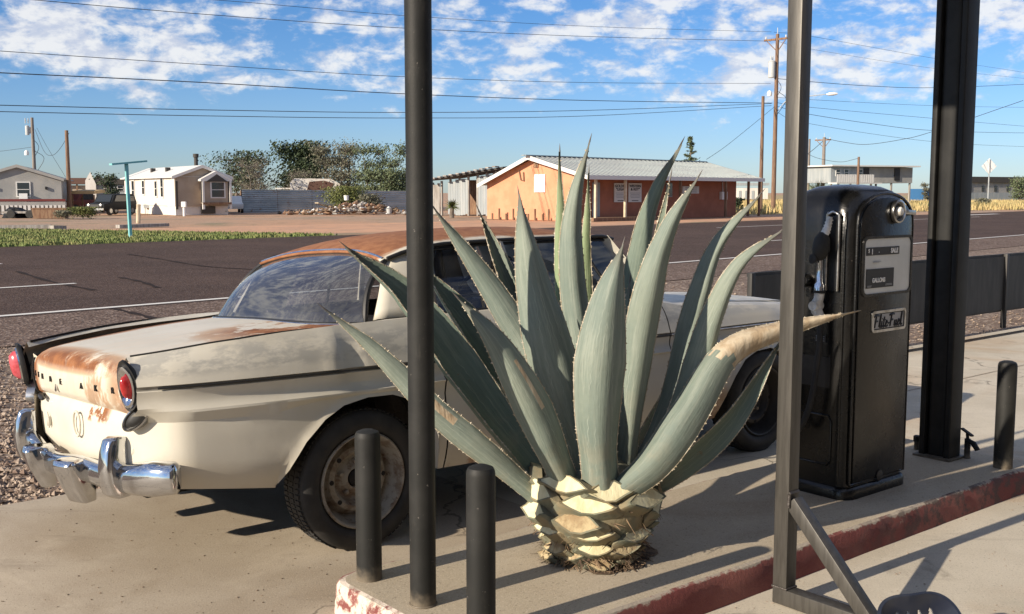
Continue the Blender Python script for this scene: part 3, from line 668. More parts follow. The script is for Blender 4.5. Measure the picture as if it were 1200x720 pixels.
# lock
lk = frame((X(4.545), yF - .014, 1.437 - .12), (1, 0, 0), (0, 0, 1)); A3 = Matrix(((1, 0, 0), (0, 0, -1), (0, 1, 0)))
b = MB(); b.lathe([(.052, 0), (.056, .008), (.054, .018), (.046, .020), (.040, .012), (.040, .006)], 32, (X(4.545), yD, 1.438 - .12), A3); lock = b.build('lock_bezel', 'chromedull', t)
b = MB(); b.lathe([(.038, 0), (.038, .006)], 24, (X(4.545), yD, 1.438 - .12), A3); b.build('lock_face', 'ink', lock)
b = MB(); b.lathe([(.020, .004), (.022, .02), (.016, .03), (.004, .032)], 18, (X(4.545), yD, 1.438 - .12), A3); b.build('lock_knob', 'alu', lock)
b = MB(); b.bar((X(4.60), yD - .012, 1.436 - .12), (X(4.70), yD - .006, 1.430 - .12), .010, .022); b.build('latch_arm', 'chromedull', t, bevel=.003)
# a disc shaped cap low on the door, and grazes
b = MB(); b.lathe([(.026, 0), (.026, .004), (.018, .006)], 20, (X(4.482), yD, .20 - .12), A3); b.build('drain_cap', 'ink', t)
# hose side (faces the agave)
xS = -.248
def side_pt(n, z, d=0): return Vector((xS - d, n - PN, z - .12))
b = MB(); yy = [(2.80, 1.08), (2.80, 1.40), (2.805, 1.425), (2.83, 1.437), (2.855, 1.425), (2.862, 1.40), (2.862, 1.08)]
b.tube([side_pt(n, z, .010) for n, z in crom([(a, c, 0) for a, c in yy], 4) for n, z in [(n, z)]] if 0 else [side_pt(p.x, p.y, .010) for p in crom([(a, c, 0) for a, c in yy], 4)], .008, 10); b.build('nozzle_boot_rim', 'chromedull', t)
b = MB(); b.prism([side_pt(2.805, 1.08, -.002), side_pt(2.857, 1.08, -.002), side_pt(2.857, 1.42, -.002), side_pt(2.805, 1.42, -.002)], (-.006, 0, 0)); b.build('nozzle_boot', 'ink', t)
nz = MB(); nz.tube([side_pt(2.835, 1.415, .03), side_pt(2.84, 1.37, .04), side_pt(2.85, 1.335, .05)], [.011, .016, .02], 14); 
noz = nz.build('nozzle', 'alu', t)
b = MB()
for k in range(5): b.tube([side_pt(2.836 + .003 * k, 1.405 - .014 * k, .032 + .002 * k), side_pt(2.8365 + .003 * k, 1.400 - .014 * k, .033 + .002 * k)], .0165 + .0009 * k, 14)
b.build('nozzle_ribs', 'alu', noz)
b = MB(); b.tube([side_pt(2.852, 1.345, .05), side_pt(2.856, 1.315, .055), side_pt(2.862, 1.27, .055), side_pt(2.872, 1.235, .05), side_pt(2.875, 1.218, .046)], [.018, .036, .040, .030, .016], 16); b.build('nozzle_grip', 'rubber', noz)
b = MB(); b.lathe([(.020, 0), (.022, .012), (.010, .016)], 14, side_pt(2.885, 1.225, .075), Matrix(((0, 0, -1), (1, 0, 0), (0, -1, 0)))); b.build('grip_bolt', 'rubber', noz)
b = MB(); b.tube([side_pt(2.868, 1.225, .048), side_pt(2.868, 1.19, .046), side_pt(2.869, 1.12, .044), side_pt(2.870, 1.108, .044), side_pt(2.870, 1.082, .044)], [.015, .016, .0155, .024, .026], 16); b.build('nozzle_tube', 'chrome', noz)
b = MB(); b.lathe([(.027, 0), (.027, .012)], 18, side_pt(2.870, 1.070, .044)); b.build('nozzle_collar', 'rubber', noz)
b = MB(); b.tube([side_pt(2.870, 1.07, .044), side_pt(2.874, 1.04, .044), side_pt(2.884, 1.015, .046), side_pt(2.880, .985, .046), side_pt(2.866, .965, .044), side_pt(2.860, .93, .044)], [.023, .022, .028, .026, .021, .017], 14)
b.lathe([(.022, -.03), (.024, -.02), (.024, .02), (.022, .03)], 14, side_pt(2.884, 1.01, .046), Matrix(((0, 0, 1), (1, 0, 0), (0, 1, 0)))); b.build('hose_swivel', 'alu', noz)
b = MB(); b.tube(crom([side_pt(2.861, .935, .044), side_pt(2.86, .80, .05), side_pt(2.88, .55, .08), side_pt(2.94, .42, .10), side_pt(3.02, .50, .09), side_pt(3.06, .80, .05), side_pt(3.06, 1.0, .0)], 8), .014, 10); b.build('hose', 'rubber', t)
b = MB(); b.box(side_pt(2.905, .70, .002), (.006, .155, .14)); b.build('side_plate', 'pumpdark', t)
b = MB(); b.box(side_pt(2.885, .855, .002), (.005, .06, .035)); lb = b.build('price_label', 'ink', t)
for k in range(3):
    b = MB(); b.box(side_pt(2.885, .845 + .010 * k, .006), (.002, .045, .003)); b.build('fine_print', 'greytext', lb)
for (z0, z1) in ((.27, .50),):
    P = [side_pt(n, z, .003) for n, z in ((2.815, z0 + .02), (2.815, z1 - .03), (2.83, z1), (2.99, z1), (3.005, z1 - .02), (3.005, z0 + .02), (2.99, z0), (2.83, z0))]
    b = MB(); b.tube(P + [P[0]], .006, 8, cap=False); b.build('side_hatch', 'pump', t)
b = MB(); b.lathe([(.03, 0), (.03, .02), (.02, .035)], 16, side_pt(2.965, 1.12, 0), Matrix(((0, 0, -1), (1, 0, 0), (0, -1, 0)))); b.bar(side_pt(2.965, 1.15, .03), side_pt(2.965, 1.06, .045), .018, .012); b.build('reset_lever', 'pump', t)
# vertical beads at the corners
for y in (-.150,):
    b = MB(); b.tube([(-.2495, y, .07), (-.2495, y, 1.20), (-.243, y, 1.27), (-.215, y + .01, 1.345), (-.17, y + .03, 1.375)], .005, 8); b.build('corner_bead', 'pump', t)
# ------------------------------------------------------------------ the car (local axes: x forward, y left, z up; v = -y is the side we see)
car = empty('parked_car', (-1.165, 5.079, 0), R_(39.85), 'old cream two door sedan with rusty trunk and roof parked behind the agave', 'car')
car.rotation_euler = (R_(-3.5), 0, R_(39.85)); ROLL = R_(3.5)
def cv(u, v, z): return Vector((u + .035 * max(0, min(1, (-.4 - u) / .45)), -v, z))
ZTOP = [(-.95, .858), (-.6, .893), (-.3, .914), (0, .926), (.5, .930), (1.4, .930), (1.85, .905), (2.1, .865), (2.5, .835), (2.9, .812), (3.45, .785)]
VTOP = [(-.95, .640), (-.93, .648), (-.8, .70), (-.5, .765), (-.2, .79), (0, .80), (.5, .805), (1.5, .80), (2.1, .785), (2.9, .75), (3.45, .67)]
WID = [(-.95, .735), (-.9, .755), (-.85, .775), (-.75, .80), (-.5, .838), (-.2, .86), (.2, .872), (.9, .878), (1.6, .876), (2.3, .866), (2.9, .84), (3.2, .80), (3.45, .73)]
BOT = [(-.95, .365), (-.81, .346), (-.37, .287), (.41, .24), (2.04, .20), (2.36, .205), (3.18, .25), (3.45, .33)]
ARCH_R = [(-.373, .287), (-.33, .37), (-.26, .465), (-.17, .545), (-.08, .592), (.04, .612), (.16, .610), (.26, .575), (.34, .50), (.385, .40), (.41, .24)]
ARCH_F = [(2.36, .205), (2.41, .34), (2.48, .44), (2.58, .52), (2.70, .558), (2.84, .562), (2.96, .535), (3.06, .46), (3.13, .36), (3.18, .25)]
def zbot(u):
    for A in (ARCH_R, ARCH_F):
        if A[0][0] <= u <= A[-1][0]: return pl(u, A)
    return pl(u, BOT)
def slope(u): return -.009 * u
def wsm(u):                                        # smoothed half width
    return sum(pl(u + d, WID) for d in (-.06, -.03, 0, .03, .06)) / 5
CORN = [(-.95, .57), (-.93, .60), (-.90, .66), (-.87, .705), (-.83, .75), (-.78, .788), (-.7, .825), (-.6, .85), (-.5, .9)]
PROF = [(.64, .006), (.625, -.012), (.60, -.015), (.52, -.010), (.44, -.004), (.36, -.012), (.28, -.035), (.2, -.07)]
def dent(u, z):
    return (-.016 * math.exp(-((u + .03) / .05) ** 2 - ((z - .80) / .12) ** 2) + .010 * math.exp(-((u + .10) / .05) ** 2 - ((z - .78) / .1) ** 2)
            - .012 * math.exp(-((u - .02) / .06) ** 2 - ((z - .66) / .05) ** 2) - .007 * math.exp(-((u + .5) / .16) ** 2 - ((z - .47) / .05) ** 2) + .004 * mnoise.noise(Vector((u * 3, z * 6, 2.1))))
def side_rows(u):
    sl = slope(u); zt = pl(u, ZTOP); vt = pl(u, VTOP); w = wsm(u); out = []
    zr = .745 + sl
    tail = max(0, min(1, (-.55 - u) / .4))
    for k in range(6):                              # shoulder
        t = k / 6; z = lerp(zt, zr, t); v = lerp(vt, w - .004, t) + (.018 + .012 * tail) * math.sin(math.pi * t) * (1 - .5 * t); out.append((v, z))
    for z, o in ((.745, -.004), (.738, -.012), (.730, -.014), (.724, -.008), (.705, -.014), (.68, -.017), (.66, -.010), (.645, .004)): out.append((w + o, z + sl * .9))
    zb = zbot(u); ztop2 = .636 + sl * .8
    for k in range(9):
        t = k / 8; z = lerp(ztop2, max(zb, .19), t) if zb < ztop2 - .004 else ztop2 - .004 * t
        o = pl(-z, [(-a, c) for a, c in PROF]); v = w + o + .010 * math.exp(-((z - zb) / .02) ** 2) * (1 if zb > .3 and (ARCH_R[0][0] <= u <= ARCH_R[-1][0] or ARCH_F[0][0] <= u <= ARCH_F[-1][0]) else 0)
        if -.84 < u < -.3: v -= .03 * math.exp(-((z - pl(u, BOT)) / .05) ** 2)
        out.append((v, z))
    v, z = out[-1]; out.append((v - .035, z + .004)); out.append((v - .07, z + .012))
    if u < -.5:                                     # the tail tucks in round the corner below the lamps
        cn = pl(u, CORN); out = [(lerp(v, min(v, cn - (w - v if v < w else 0)), max(0, min(1, (.665 - z) / .05))), z) for v, z in out]
    return [(v + dent(u, z) * (1 if j > 0 else 0), z) for j, (v, z) in enumerate(out)]
def us(a, b, st=.035):
    k = max(2, int((b - a) / st)); L = [lerp(a, b, i / k) for i in range(k + 1)]
    L += [x for A in (ARCH_R, ARCH_F) for x, _ in A if a < x < b]
    return sorted(set(round(x, 4) for x in L))
for sg in (1, -1):
    for nm, a, b, mt in (('rear_quarter_panel', -.93, .438, 'car_side'), ('door', .446, 1.935, 'car_side'), ('front_fender', 1.943, 3.44, 'car_fender')):
        rows = [[cv(u, sg * v, z) for v, z in side_rows(u)] for u in us(a, b)]
        m = MB(); m.grid(rows); o = m.build(nm, mt, car, smooth=28)
        if nm == 'door':
            h = MB(); u0 = .56; w = wsm(u0); h.tube(crom([cv(u0, sg * (w + .002), .79), cv(u0 + .02, sg * (w + .028), .79), cv(u0 + .15, sg * (w + .028), .788), cv(u0 + .17, sg * (w + .002), .788)], 4), .009, 8); h.build('handle', 'chromedull', o)
        # chrome strip over the groove
        m = MB(); pts = [cv(u, sg * (wsm(u) - .003 + dent(u, .735)), .735 - .009 * u) for u in us(max(a, -.86), b, .12)]
        m.tube(pts, .0042, 6); m.build('side_trim', 'chromedull' if a > 1 else 'blackplastic', o)
    # tops between side and lid / hood / glass
    def vin(u): return pl(u, [(-.93, .620), (-.8, .668), (-.5, .728), (-.2, .748), (.02, .752), (.1, .74), (.4, .735), (1.8, .735), (2.0, .70), (3.44, .60)])
    def zin(u): return pl(u, [(-.93, .838), (-.8, .856), (-.5, .886), (-.2, .902), (0, .909), (.2, .925), (1.4, .935), (1.85, .925), (2.1, .885), (2.5, .855), (2.9, .83), (3.44, .79)])
    m = MB(); m.tube([cv(u, sg * (pl(u, VTOP) - .006), pl(u, ZTOP) + .0015) for u in [-.915 + .05 * i for i in range(16)]], [.0055] * 11 + [.005, .004, .003, .002, .001], 6); m.build('fin_gap_strip', 'well', car)
    for a, b in ((-.93, .438), (.446, 1.935), (1.943, 3.44)):
        rows = [[cv(u, sg * lerp(pl(u, VTOP), vin(u), t), lerp(pl(u, ZTOP), zin(u), t) + (.006 * math.sin(math.pi * t) if u > 1.9 else 0)) for t in (0, .15, .4, .7, 1)] for u in us(a, b, .07)]
        m = MB(); m.grid(rows); m.build('body_shoulder', 'car_fender' if a > 1 else 'car_side', car, smooth=50)
    # taillight
    def tl(r, h): return [Vector((0, 0, 0))]
    T = empty('tail_light', cv(-.946, sg * .688, .752)); T.parent = car
    T.rotation_euler = (0, 0, sg * R_(24))
    m = MB(); ax = Matrix(((0, 0, -1), (0, 1, 0), (1, 0, 0)))        # lathe axis -> rearwards, ring plane upright
    def oval(rx, rz, h, peak=0.0, n=28):
        out = []
        for j in range(n):
            a = 2 * math.pi * j / n; y, z = rx * math.cos(a), rz * math.sin(a)
            if peak and z > 0: z *= 1 + peak * max(0, math.sin(a)) ** 6
            out.append(Vector((-h - .15 * z + (abs(y) * .25), y, z)))
        return out
    m.loft([oval(.048, .090, -.012, .04), oval(.052, .097, .0, .10), oval(.049, .093, .012, .10), oval(.040, .082, .010, .05), oval(.036, .076, -.005)], cap=False); bz = m.build('tail_light_housing', 'blackplastic', T, smooth=50)
    m = MB(); m.loft([oval(.041, .084, .006), oval(.040, .080, .018), oval(.034, .070, .020), oval(.024, .050, .004), oval(.020, .042, .002)], cap=False); m.build('bezel_ring', 'chrome', T, smooth=50)
    m = MB(); m.loft([oval(.023, .046, .0), oval(.022, .043, .016), oval(.015, .030, .026), oval(.005, .010, .030)] if sg > 0 else [oval(.036, .070, .0), oval(.034, .066, .03), oval(.024, .046, .05), oval(.008, .016, .055)]); m.build('lens', 'lens' if sg > 0 else 'lenspink', T, smooth=60)
    # small oval reversing lamp below
    RM3 = Matrix.Rotation(R_(sg * 38), 3, 'Z') @ Matrix.Rotation(R_(sg * 52), 3, 'X'); O3 = cv(-.912, sg * .672, .628)
    def ov(rx, rz_, h): return [O3 + RM3 @ Vector((-h, rx * math.cos(2 * math.pi * j / 24), rz_ * math.sin(2 * math.pi * j / 24))) for j in range(24)]
    m = MB(); m.loft([ov(.036, .070, -.03), ov(.036, .070, .010), ov(.031, .064, .013), ov(.026, .058, .004)], cap=False); rl_ = m.build('reversing_lamp', 'chromedull', car, smooth=40)
    m = MB(); m.loft([ov(.027, .059, .002), ov(.022, .050, .010), ov(.008, .02, .013)]); m.build('lens', 'blackplastic', rl_, smooth=60)
# rear panel: lower body below the lid
def uplan(v, bul=.085): return -.868 - bul * (1 - (abs(v) / .74) ** 2.2) + .055 * max(0, (abs(v) - .64) / .105) ** 2
def rz(z): return pl(z, [(.33, .085), (.38, .035), (.44, .006), (.50, .002), (.56, .0), (.60, .004), (.635, .02), (.66, .03)])
vsn = [(-.745 + 1.49 * i / 40) for i in range(41)]
m = MB(); m.grid([[cv(uplan(v) + rz(z) , v, z) for v in vsn] for z in (.335, .35, .37, .40, .44, .48, .52, .56, .585, .605, .62, .64, .68)]); m.build('rear_panel', 'car_rear', car, smooth=45)
# corner fillers beside the lid, from the lid edge out to the taillight
for sg in (1, -1):
    m = MB(); m.grid([[cv(lerp(uplan(.60), -.905 + .02 * (t > .99), t) + (.0 if z < .8 else .02), sg * lerp(.59, .672, t), lerp(z, z + .02 * t, 1)) for t in (0, .25, .5, .75, 1)] for z in (.665, .70, .74, .77, .79)]); m.build('rear_corner', 'car_rear', car, smooth=45)
# trunk lid
LID = [(.022, .622), (-.002, .640), (-.012, .68), (-.018, .73), (-.016, .77), (-.004, .797), (.018, .815), (.05, .829), (.10, .838), (.2, .850), (.35, .865), (.5, .880), (.65, .893), (.80, .903), (.92, .908)]
def lidpt(i, v):
    d, z = LID[i]; k = min(1, d / .92 if d > .05 else 0); hw = pl(d, [(-.02, .595), (.05, .617), (.15, .662), (.45, .722), (.75, .742), (.92, .748)])
    vv = v * hw; c = (1 - v * v); up = lerp(uplan(vv, .085), -.87, k)
    return cv(up + d + (.0 if d < .05 else 0), vv, z + .022 * c * (1 if d > -.005 else 0) - .008 * (abs(v) ** 8))
m = MB(); m.grid([[lidpt(i, -1 + 2 * j / 36) for j in range(37)] for i in range(len(LID))])
lid = m.build('trunk_lid', 'car_trunk', car, smooth=50)
m = MB(); m.tube([lidpt(0, -1 + 2 * j / 20) + Vector((.006, 0, -.006)) for j in range(21)], .004, 6)
for e in (-1, 1): m.tube([lidpt(i, e) + Vector((-.006, -e * .005, 0)) for i in range(6)], .0042, 6)
m.build('lid_gap', 'well', car)
# the letters spread along the lid
LET = [('S', -.52), ('T', -.43), ('U', -.335), ('D', -.18), ('E', -.03), ('A', .22), ('K', .36), ('R', .50)]
for ch, v in LET:
    u = uplan(v) - .0205; p = cv(u, v, .722)
    tx = (cv(uplan(v + .02), v + .02, .722) - cv(uplan(v - .02), v - .02, .722))
    text('lettering', ch, .036, 'ink', lid, frame(p, tx, (0, 0, 1)), ext=.003)
v = -.10; m = MB(); m.prism([cv(uplan(v) - .019, v + a, .688 + c) for a, c in ((0, .02), (.013, -.008), (0, -.014), (-.013, -.008))], (-.004, 0, 0)); m.build('emblem', 'chromedull', lid)
# lock ring and scab of rust below the lid
m = MB(); ring_ = [cv(uplan(.12) - .012 - .0 * i, .12 + .042 * math.cos(2 * math.pi * i / 20), .555 + .052 * math.sin(2 * math.pi * i / 20)) for i in range(20)]; m.tube(ring_ + [ring_[0]], .005, 8, cap=False); m.build('lock_ring', 'car_rear', car)
m = MB(); m.tube(crom([cv(-.875, -.54, .61), cv(-.93, -.48, .622), cv(-.955, -.36, .618)], 5), [.012] * 10 + [.006], 8); m.build('lid_hinge_bracket', 'blackplastic', car)
m = MB(); m.tube(crom([cv(-.905, .60, .47), cv(-.91, .615, .49), cv(-.90, .615, .53)], 5), [.004] * 3 + [.011] * 5 + [.004] * 3, 8); m.build('overrider_bracket', 'car_rear', car); m = MB(); m.tube(crom([cv(-.945, -.33, .49), cv(-.95, -.31, .52), cv(-.95, -.33, .56)], 5), [.004] * 3 + [.014] * 5 + [.004] * 3, 8); m.build('overrider_bracket', 'car_rear', car)
# rear bumper
BP = [(-.79, -.80), (-.84, -.77), (-.895, -.70), (-.935, -.60), (-.965, -.45), (-.985, -.22), (-.99, 0), (-.985, .22), (-.965, .45), (-.935, .60), (-.895, .725), (-.855, .80), (-.82, .835)]
path = crom([(u, v, 0) for u, v in BP], 6)
rings = []
for i, p in enumerate(path):
    t = (path[min(i + 1, len(path) - 1)] - path[max(i - 1, 0)]).normalized(); o = Vector((t.y, -t.x, 0))
    if o.x > 0 and abs(p.y) < .7: o = -o
    if (o.y * p.y) < 0 and abs(p.y) > .7: o = -o
    av = abs(p.y); sag = -.025 * math.exp(-((av - .0) / .35) ** 2) + .010 * math.sin(p.y * 9)
    hh = pl(av, [(0, .047), (.5, .049), (.62, .058), (.76, .070), (.84, .060)]); bulge = pl(av, [(0, .04), (.5, .045), (.7, .06), (.88, .055)])
    endk = min(1, min(i, len(path) - 1 - i) / 2.0); hh *= .72 + .28 * endk ** .5; bulge *= .6 + .4 * endk
    r = []
    for k in range(16):
        a = 2 * math.pi * k / 16; z = math.copysign(abs(math.sin(a)) ** .7, math.sin(a)) * hh; d = math.copysign(abs(math.cos(a)) ** .75, math.cos(a))
        d = d * bulge if d > 0 else d * .018
        q = p + o * d; r.append(cv(q.x, q.y, .398 + sag + z))
    rings.append(r)
m = MB(); m.loft(rings); bump = m.build('rear_bumper', 'chrome', car, smooth=60)
def guard(v, prof, w, yaw, top=.8, nm='bumper_guard'):    # upright bullets on the blade: outline in (out, z), width w
    u0 = pl(v, [(-.7, -.92), (-.45, -.965), (0, -.99), (.45, -.965), (.7, -.92)]); M3 = Matrix.Rotation(yaw, 3, 'Z'); m = MB(); rr_ = []
    zs = [z for _, z in prof]; za, zb_ = min(zs), max(zs)
    for sx_, ex in ((-1.0, .72), (-.86, .93), (-.5, 1.0), (0, 1.02), (.5, 1.0), (.86, .93), (1.0, .72)):
        q = []
        for d, z in prof:
            k = (z - za) / (zb_ - za); p = M3 @ Vector((-d * ex, -sx_ * w * lerp(1, top, k), 0)); q.append(Vector((u0 + .042 + p.x, -v + p.y, lerp((za + zb_) / 2, z, .93 + .07 * ex if abs(sx_) < 1 else .955))))
        rr_.append(q)
    m.loft(rr_); m.build(nm, 'chrome', car, smooth=32, bevel=.004)
G1 = [(0, .318), (.05, .316), (.078, .335), (.092, .38), (.096, .44), (.086, .50), (.070, .545), (.045, .556), (.0, .552)]
guard(.565, G1, .042, R_(14)); guard(-.555, G1, .042, R_(-14))
G2 = [(0, .255), (.045, .250), (.06, .256), (.105, .345), (.128, .415), (.118, .432), (.08, .438), (.0, .43)]
guard(.23, G2, .058, R_(16), 1.15, 'bumper_tusk'); guard(-.20, G2, .058, R_(-10), 1.15, 'bumper_tusk')
# floor pan, wheel wells
m = MB(); m.box((1.25, 0, .31), (4.1, 1.04, .06)); m.box((1.38, 0, .30), (1.85, 1.58, .06)); m.box((-.62, 0, .40), (.40, 1.40, .05)); m.build('floor_pan', 'well', car)
for sg in (1, -1):
    for A in (ARCH_R, ARCH_F):
        P = crom([(u, 0, z) for u, z in A], 3)
        m = MB(); m.grid([[cv(p.x, sg * (wsm(p.x) - .05), p.z + .004) for p in P], [cv(lerp(p.x, (A[0][0] + A[-1][0]) / 2, -.1), sg * .48, p.z + .07) for p in P]])
        q = [cv(lerp(p.x, (A[0][0] + A[-1][0]) / 2, -.1), sg * .48, p.z + .07) for p in P]; m.add(q, [tuple(range(len(q)))]); m.build('wheel_well', 'well', car, smooth=0)
# wheels
def wheel(u, sg):
    HZ = .300; K_ = .935
    W_ = empty('wheel', cv(u, sg * .735, HZ - sg * .735 * math.sin(ROLL))); W_.parent = car; W_.rotation_euler = (ROLL, 0, 0)
    A = Matrix(((1, 0, 0), (0, 0, -1), (0, 1, 0))) if sg > 0 else Matrix(((1, 0, 0), (0, 0, 1), (0, 1, 0)))   # lathe h -> outward
    m = MB(); m.lathe([(.208, -.075), (.235, -.09), (.285, -.088), (.318, -.066), (.325, -.045), (.327, 0), (.325, .045), (.318, .066), (.308, .078), (.285, .086), (.26, .090), (.236, .088), (.214, .074), (.205, .055), (.205, -.06)], 56, (0, 0, 0), A, cap=False)
    for v in m.v:
        r_ = math.hypot(v.x, v.z); k_ = 1 if r_ < .22 else (.22 + (r_ - .22) * .80) / r_; v.x *= k_; v.z *= k_
    for v in m.v:
        if v.z < -HZ + .012: v.z = -HZ + .003; v.y *= 1.06
    tyre = m.build('tyre', 'rubber', W_, smooth=35)
    m = MB()
    for k in range(80):
        a = 2 * math.pi * k / 80
        for h0 in (-.045, 0, .045):
            c = Vector((math.cos(a) * .3055, 0, math.sin(a) * .3055)); c.y = -h0 if sg > 0 else h0
            if c.z > -HZ + .02: m.box(c, (.005, .030, .016), Matrix.Rotation(-a, 3, 'Y'))
    m.build('tread', 'rubber', tyre, smooth=0)
    m = MB(); m.lathe([(.205, .06), (.209, .076), (.203, .083), (.196, .079), (.189, .060), (.184, .020), (.172, -.012), (.166, -.018), (.158, -.006), (.140, .022), (.120, .028), (.112, .020), (.100, -.008), (.088, -.014), (.070, -.008), (.055, .010), (.043, .014), (.040, .01), (.036, -.02), (.02, -.022)], 48, (0, 0, 0), A, cap=False)
    RM = 'wheel' if u < 1 else 'guard'; rim = m.build('rim', RM, W_, smooth=35)  # front rims get the dark steel: agave shade put into their colour
    for k in range(5):
        m = MB(); a = 2 * math.pi * k / 5 + .3; m.lathe([(.011, .0), (.011, .022), (.006, .026)], 6, A @ Vector((.073 * math.cos(a), .073 * math.sin(a), -.012)), A); m.build('wheel_nut', 'wheel', rim, smooth=0)
    for k in range(8):
        m = MB(); a = 2 * math.pi * k / 8; m.lathe([(.011, .0), (.011, .0015)], 8, A @ Vector((.129 * math.cos(a), .129 * math.sin(a), .0265)), A); m.build('vent_hole', 'well', rim, smooth=0)
    m = MB(); m.lathe([(.034, -.02), (.034, .012), (.022, .02), (.003, .022)], 20, (0, 0, 0), A); m.build('hub', 'well', rim)
for u in (.03, 2.785):
    for sg in (1, -1): wheel(u, sg)
# hood, cowl, nose
m = MB(); m.grid([[cv(u, lerp(-1, 1, j / 20) * pl(u, [(2.0, .69), (3.44, .595)]), pl(u, [(1.98, .905), (2.1, .885), (2.5, .858), (2.9, .835), (3.3, .81), (3.44, .775)]) + .035 * (1 - (lerp(-1, 1, j / 20)) ** 2) + .012 * math.exp(-(lerp(-1, 1, j / 20) / .1) ** 2)) for j in range(21)] for u in [2.0 + .06 * i for i in range(25)]]); m.build('hood', 'car_fender', car)
m = MB(); m.grid([[cv(1.86 + .16 * t, lerp(-.72, .72, j / 12), .925 - .02 * t + .02 * (1 - (lerp(-1, 1, j / 12)) ** 2)) for j in range(13)] for t in (0, .5, 1)]); m.build('cowl', 'car_fender', car)
m = MB(); m.grid([[cv(3.44 + d + .05 * (1 - (lerp(-1, 1, j / 16)) ** 2), lerp(-1, 1, j / 16) * w, z) for j in range(17)] for z, d, w in ((.33, -.03, .70), (.42, .02, .725), (.56, .03, .73), (.70, .02, .72), (.775, -.005, .66), (.80, -.03, .62))]); m.build('nose_panel', 'car_fender', car)
m = MB(); m.box((3.515, 0, .60), (.03, .62, .20)); gri = m.build('grille', 'blackplastic', car); 
m = MB()
for k in range(7): m.box((3.535, 0, .52 + .027 * k), (.02, .62, .007))
m.build('grille_bars', 'chromedull', gri)
for sg in (1, -1):
    m = MB(); m.lathe([(.095, -.02), (.1, .02), (.088, .028), (.08, .012), (.05, .022), (.01, .026)], 24, cv(3.475, sg * .52, .63), Matrix(((0, 0, 1), (0, 1, 0), (-1, 0, 0)))); m.build('headlight', 'chrome', car)
m = MB(); m.tube(crom([cv(3.3, -.86, .42), cv(3.46, -.78, .42), cv(3.58, -.4, .42), cv(3.6, 0, .42), cv(3.58, .4, .42), cv(3.46, .78, .42), cv(3.3, .86, .42)], 5), .055, 12); m.build('front_bumper', 'chrome', car)
# roof
def roofpt(u, s):                                  # s in -1..1 across
    a = abs(s); hw = pl(u, [(.30, .60), (.4, .615), (1.0, .625), (1.72, .60), (1.80, .585)])
    crown = pl(u, [(.30, 1.235), (.38, 1.262), (.5, 1.290), (.7, 1.318), (1.0, 1.335), (1.3, 1.338), (1.6, 1.318), (1.72, 1.296), (1.80, 1.270)])
    eave = pl(u, [(.30, 1.185), (.42, 1.225), (.6, 1.252), (1.0, 1.262), (1.72, 1.262), (1.80, 1.245)])
    ub = u - .0 * a; fr = lerp(u, u, 0)
    return cv(u - (.03 * (1 - a * a) if u > 1.6 else 0) + (.05 * (1 - a ** 2) * max(0, (.6 - u) / .3)), s * hw, eave + (crown - eave) * (1 - a ** 2.6))
UR = [.30, .33, .36, .40, .46, .54, .64, .76, .9, 1.05, 1.2, 1.35, 1.5, 1.62, 1.70, 1.76, 1.80]
m = MB(); m.grid([[roofpt(u, -1 + 2 * j / 28) for j in range(29)] for u in UR]); m.build('roof', 'car_roof', car, smooth=60, solid=.012)
for sg in (1, -1):
    m = MB(); m.tube([roofpt(u, sg) + Vector((0, -sg * .006, -.004)) for u in UR[1:]], .009, 8); m.build('drip_rail', 'blackplastic', car)
# glass
def rwb(s): return cv(lerp(-.035, .15, abs(s) ** 6), s * .685, .905 + .014 * (1 - s * s))
def rwt(s): return roofpt(.315, s * .99) + Vector((.005, 0, -.012))
S_ = [-1 + 2 * i / 24 for i in range(25)]
def rwp(s, t): return rwb(s).lerp(rwt(s), t) + Vector((-.045, 0, .03)) * math.sin(math.pi * t) * (1 - .3 * s * s)
m = MB(); m.grid([[rwp(s, t / 8) for s in S_] for t in range(9)]); m.build('rear_window', 'glass', car, smooth=80)
m = MB(); loop = [rwp(s, 0) for s in S_] + [rwp(1, t / 8) for t in range(1, 8)] + [rwp(s, 1) for s in S_[::-1]] + [rwp(-1, t / 8) for t in range(7, 0, -1)]
m.tube(loop + [loop[0]], .014, 8, cap=False); m.build('window_seal', 'blackplastic', car)
m = MB(); m.tube([rwp(s, 0) + Vector((-.02, 0, .0)) for s in S_], .008, 8); m.tube([rwp(s, 1) + Vector((-.006, 0, .012)) for s in S_], .007, 8); m.build('window_moulding', 'chrome', car)
def wsb(s): return cv(2.06 - .13 * abs(s) ** 2.2, s * .72, .905 + .02 * (1 - s * s))
def wst(s): return roofpt(1.775, s * .98) + Vector((0, 0, -.012))
m = MB(); m.grid([[wsb(s).lerp(wst(s), t / 6) + Vector((.035, 0, .025)) * math.sin(math.pi * t / 6) for s in S_] for t in range(7)]); m.build('windshield', 'glass', car, smooth=80)
def gl(u, t, sg):                                   # side window plane
    b_ = Vector((u, 0, pl(u, [(0, .928), (1.4, .932), (2.0, .91)]))); b_.y = -sg * pl(u, [(.1, .70), (.4, .735), (1.9, .735)])
    ut = lerp(.30, 1.74, (u - .17) / (1.95 - .17)); e = roofpt(ut, sg) + Vector((0, sg * .012, -.012)); return b_.lerp(e, t) + Vector((0, -sg * .012 * math.sin(math.pi * t), 0))
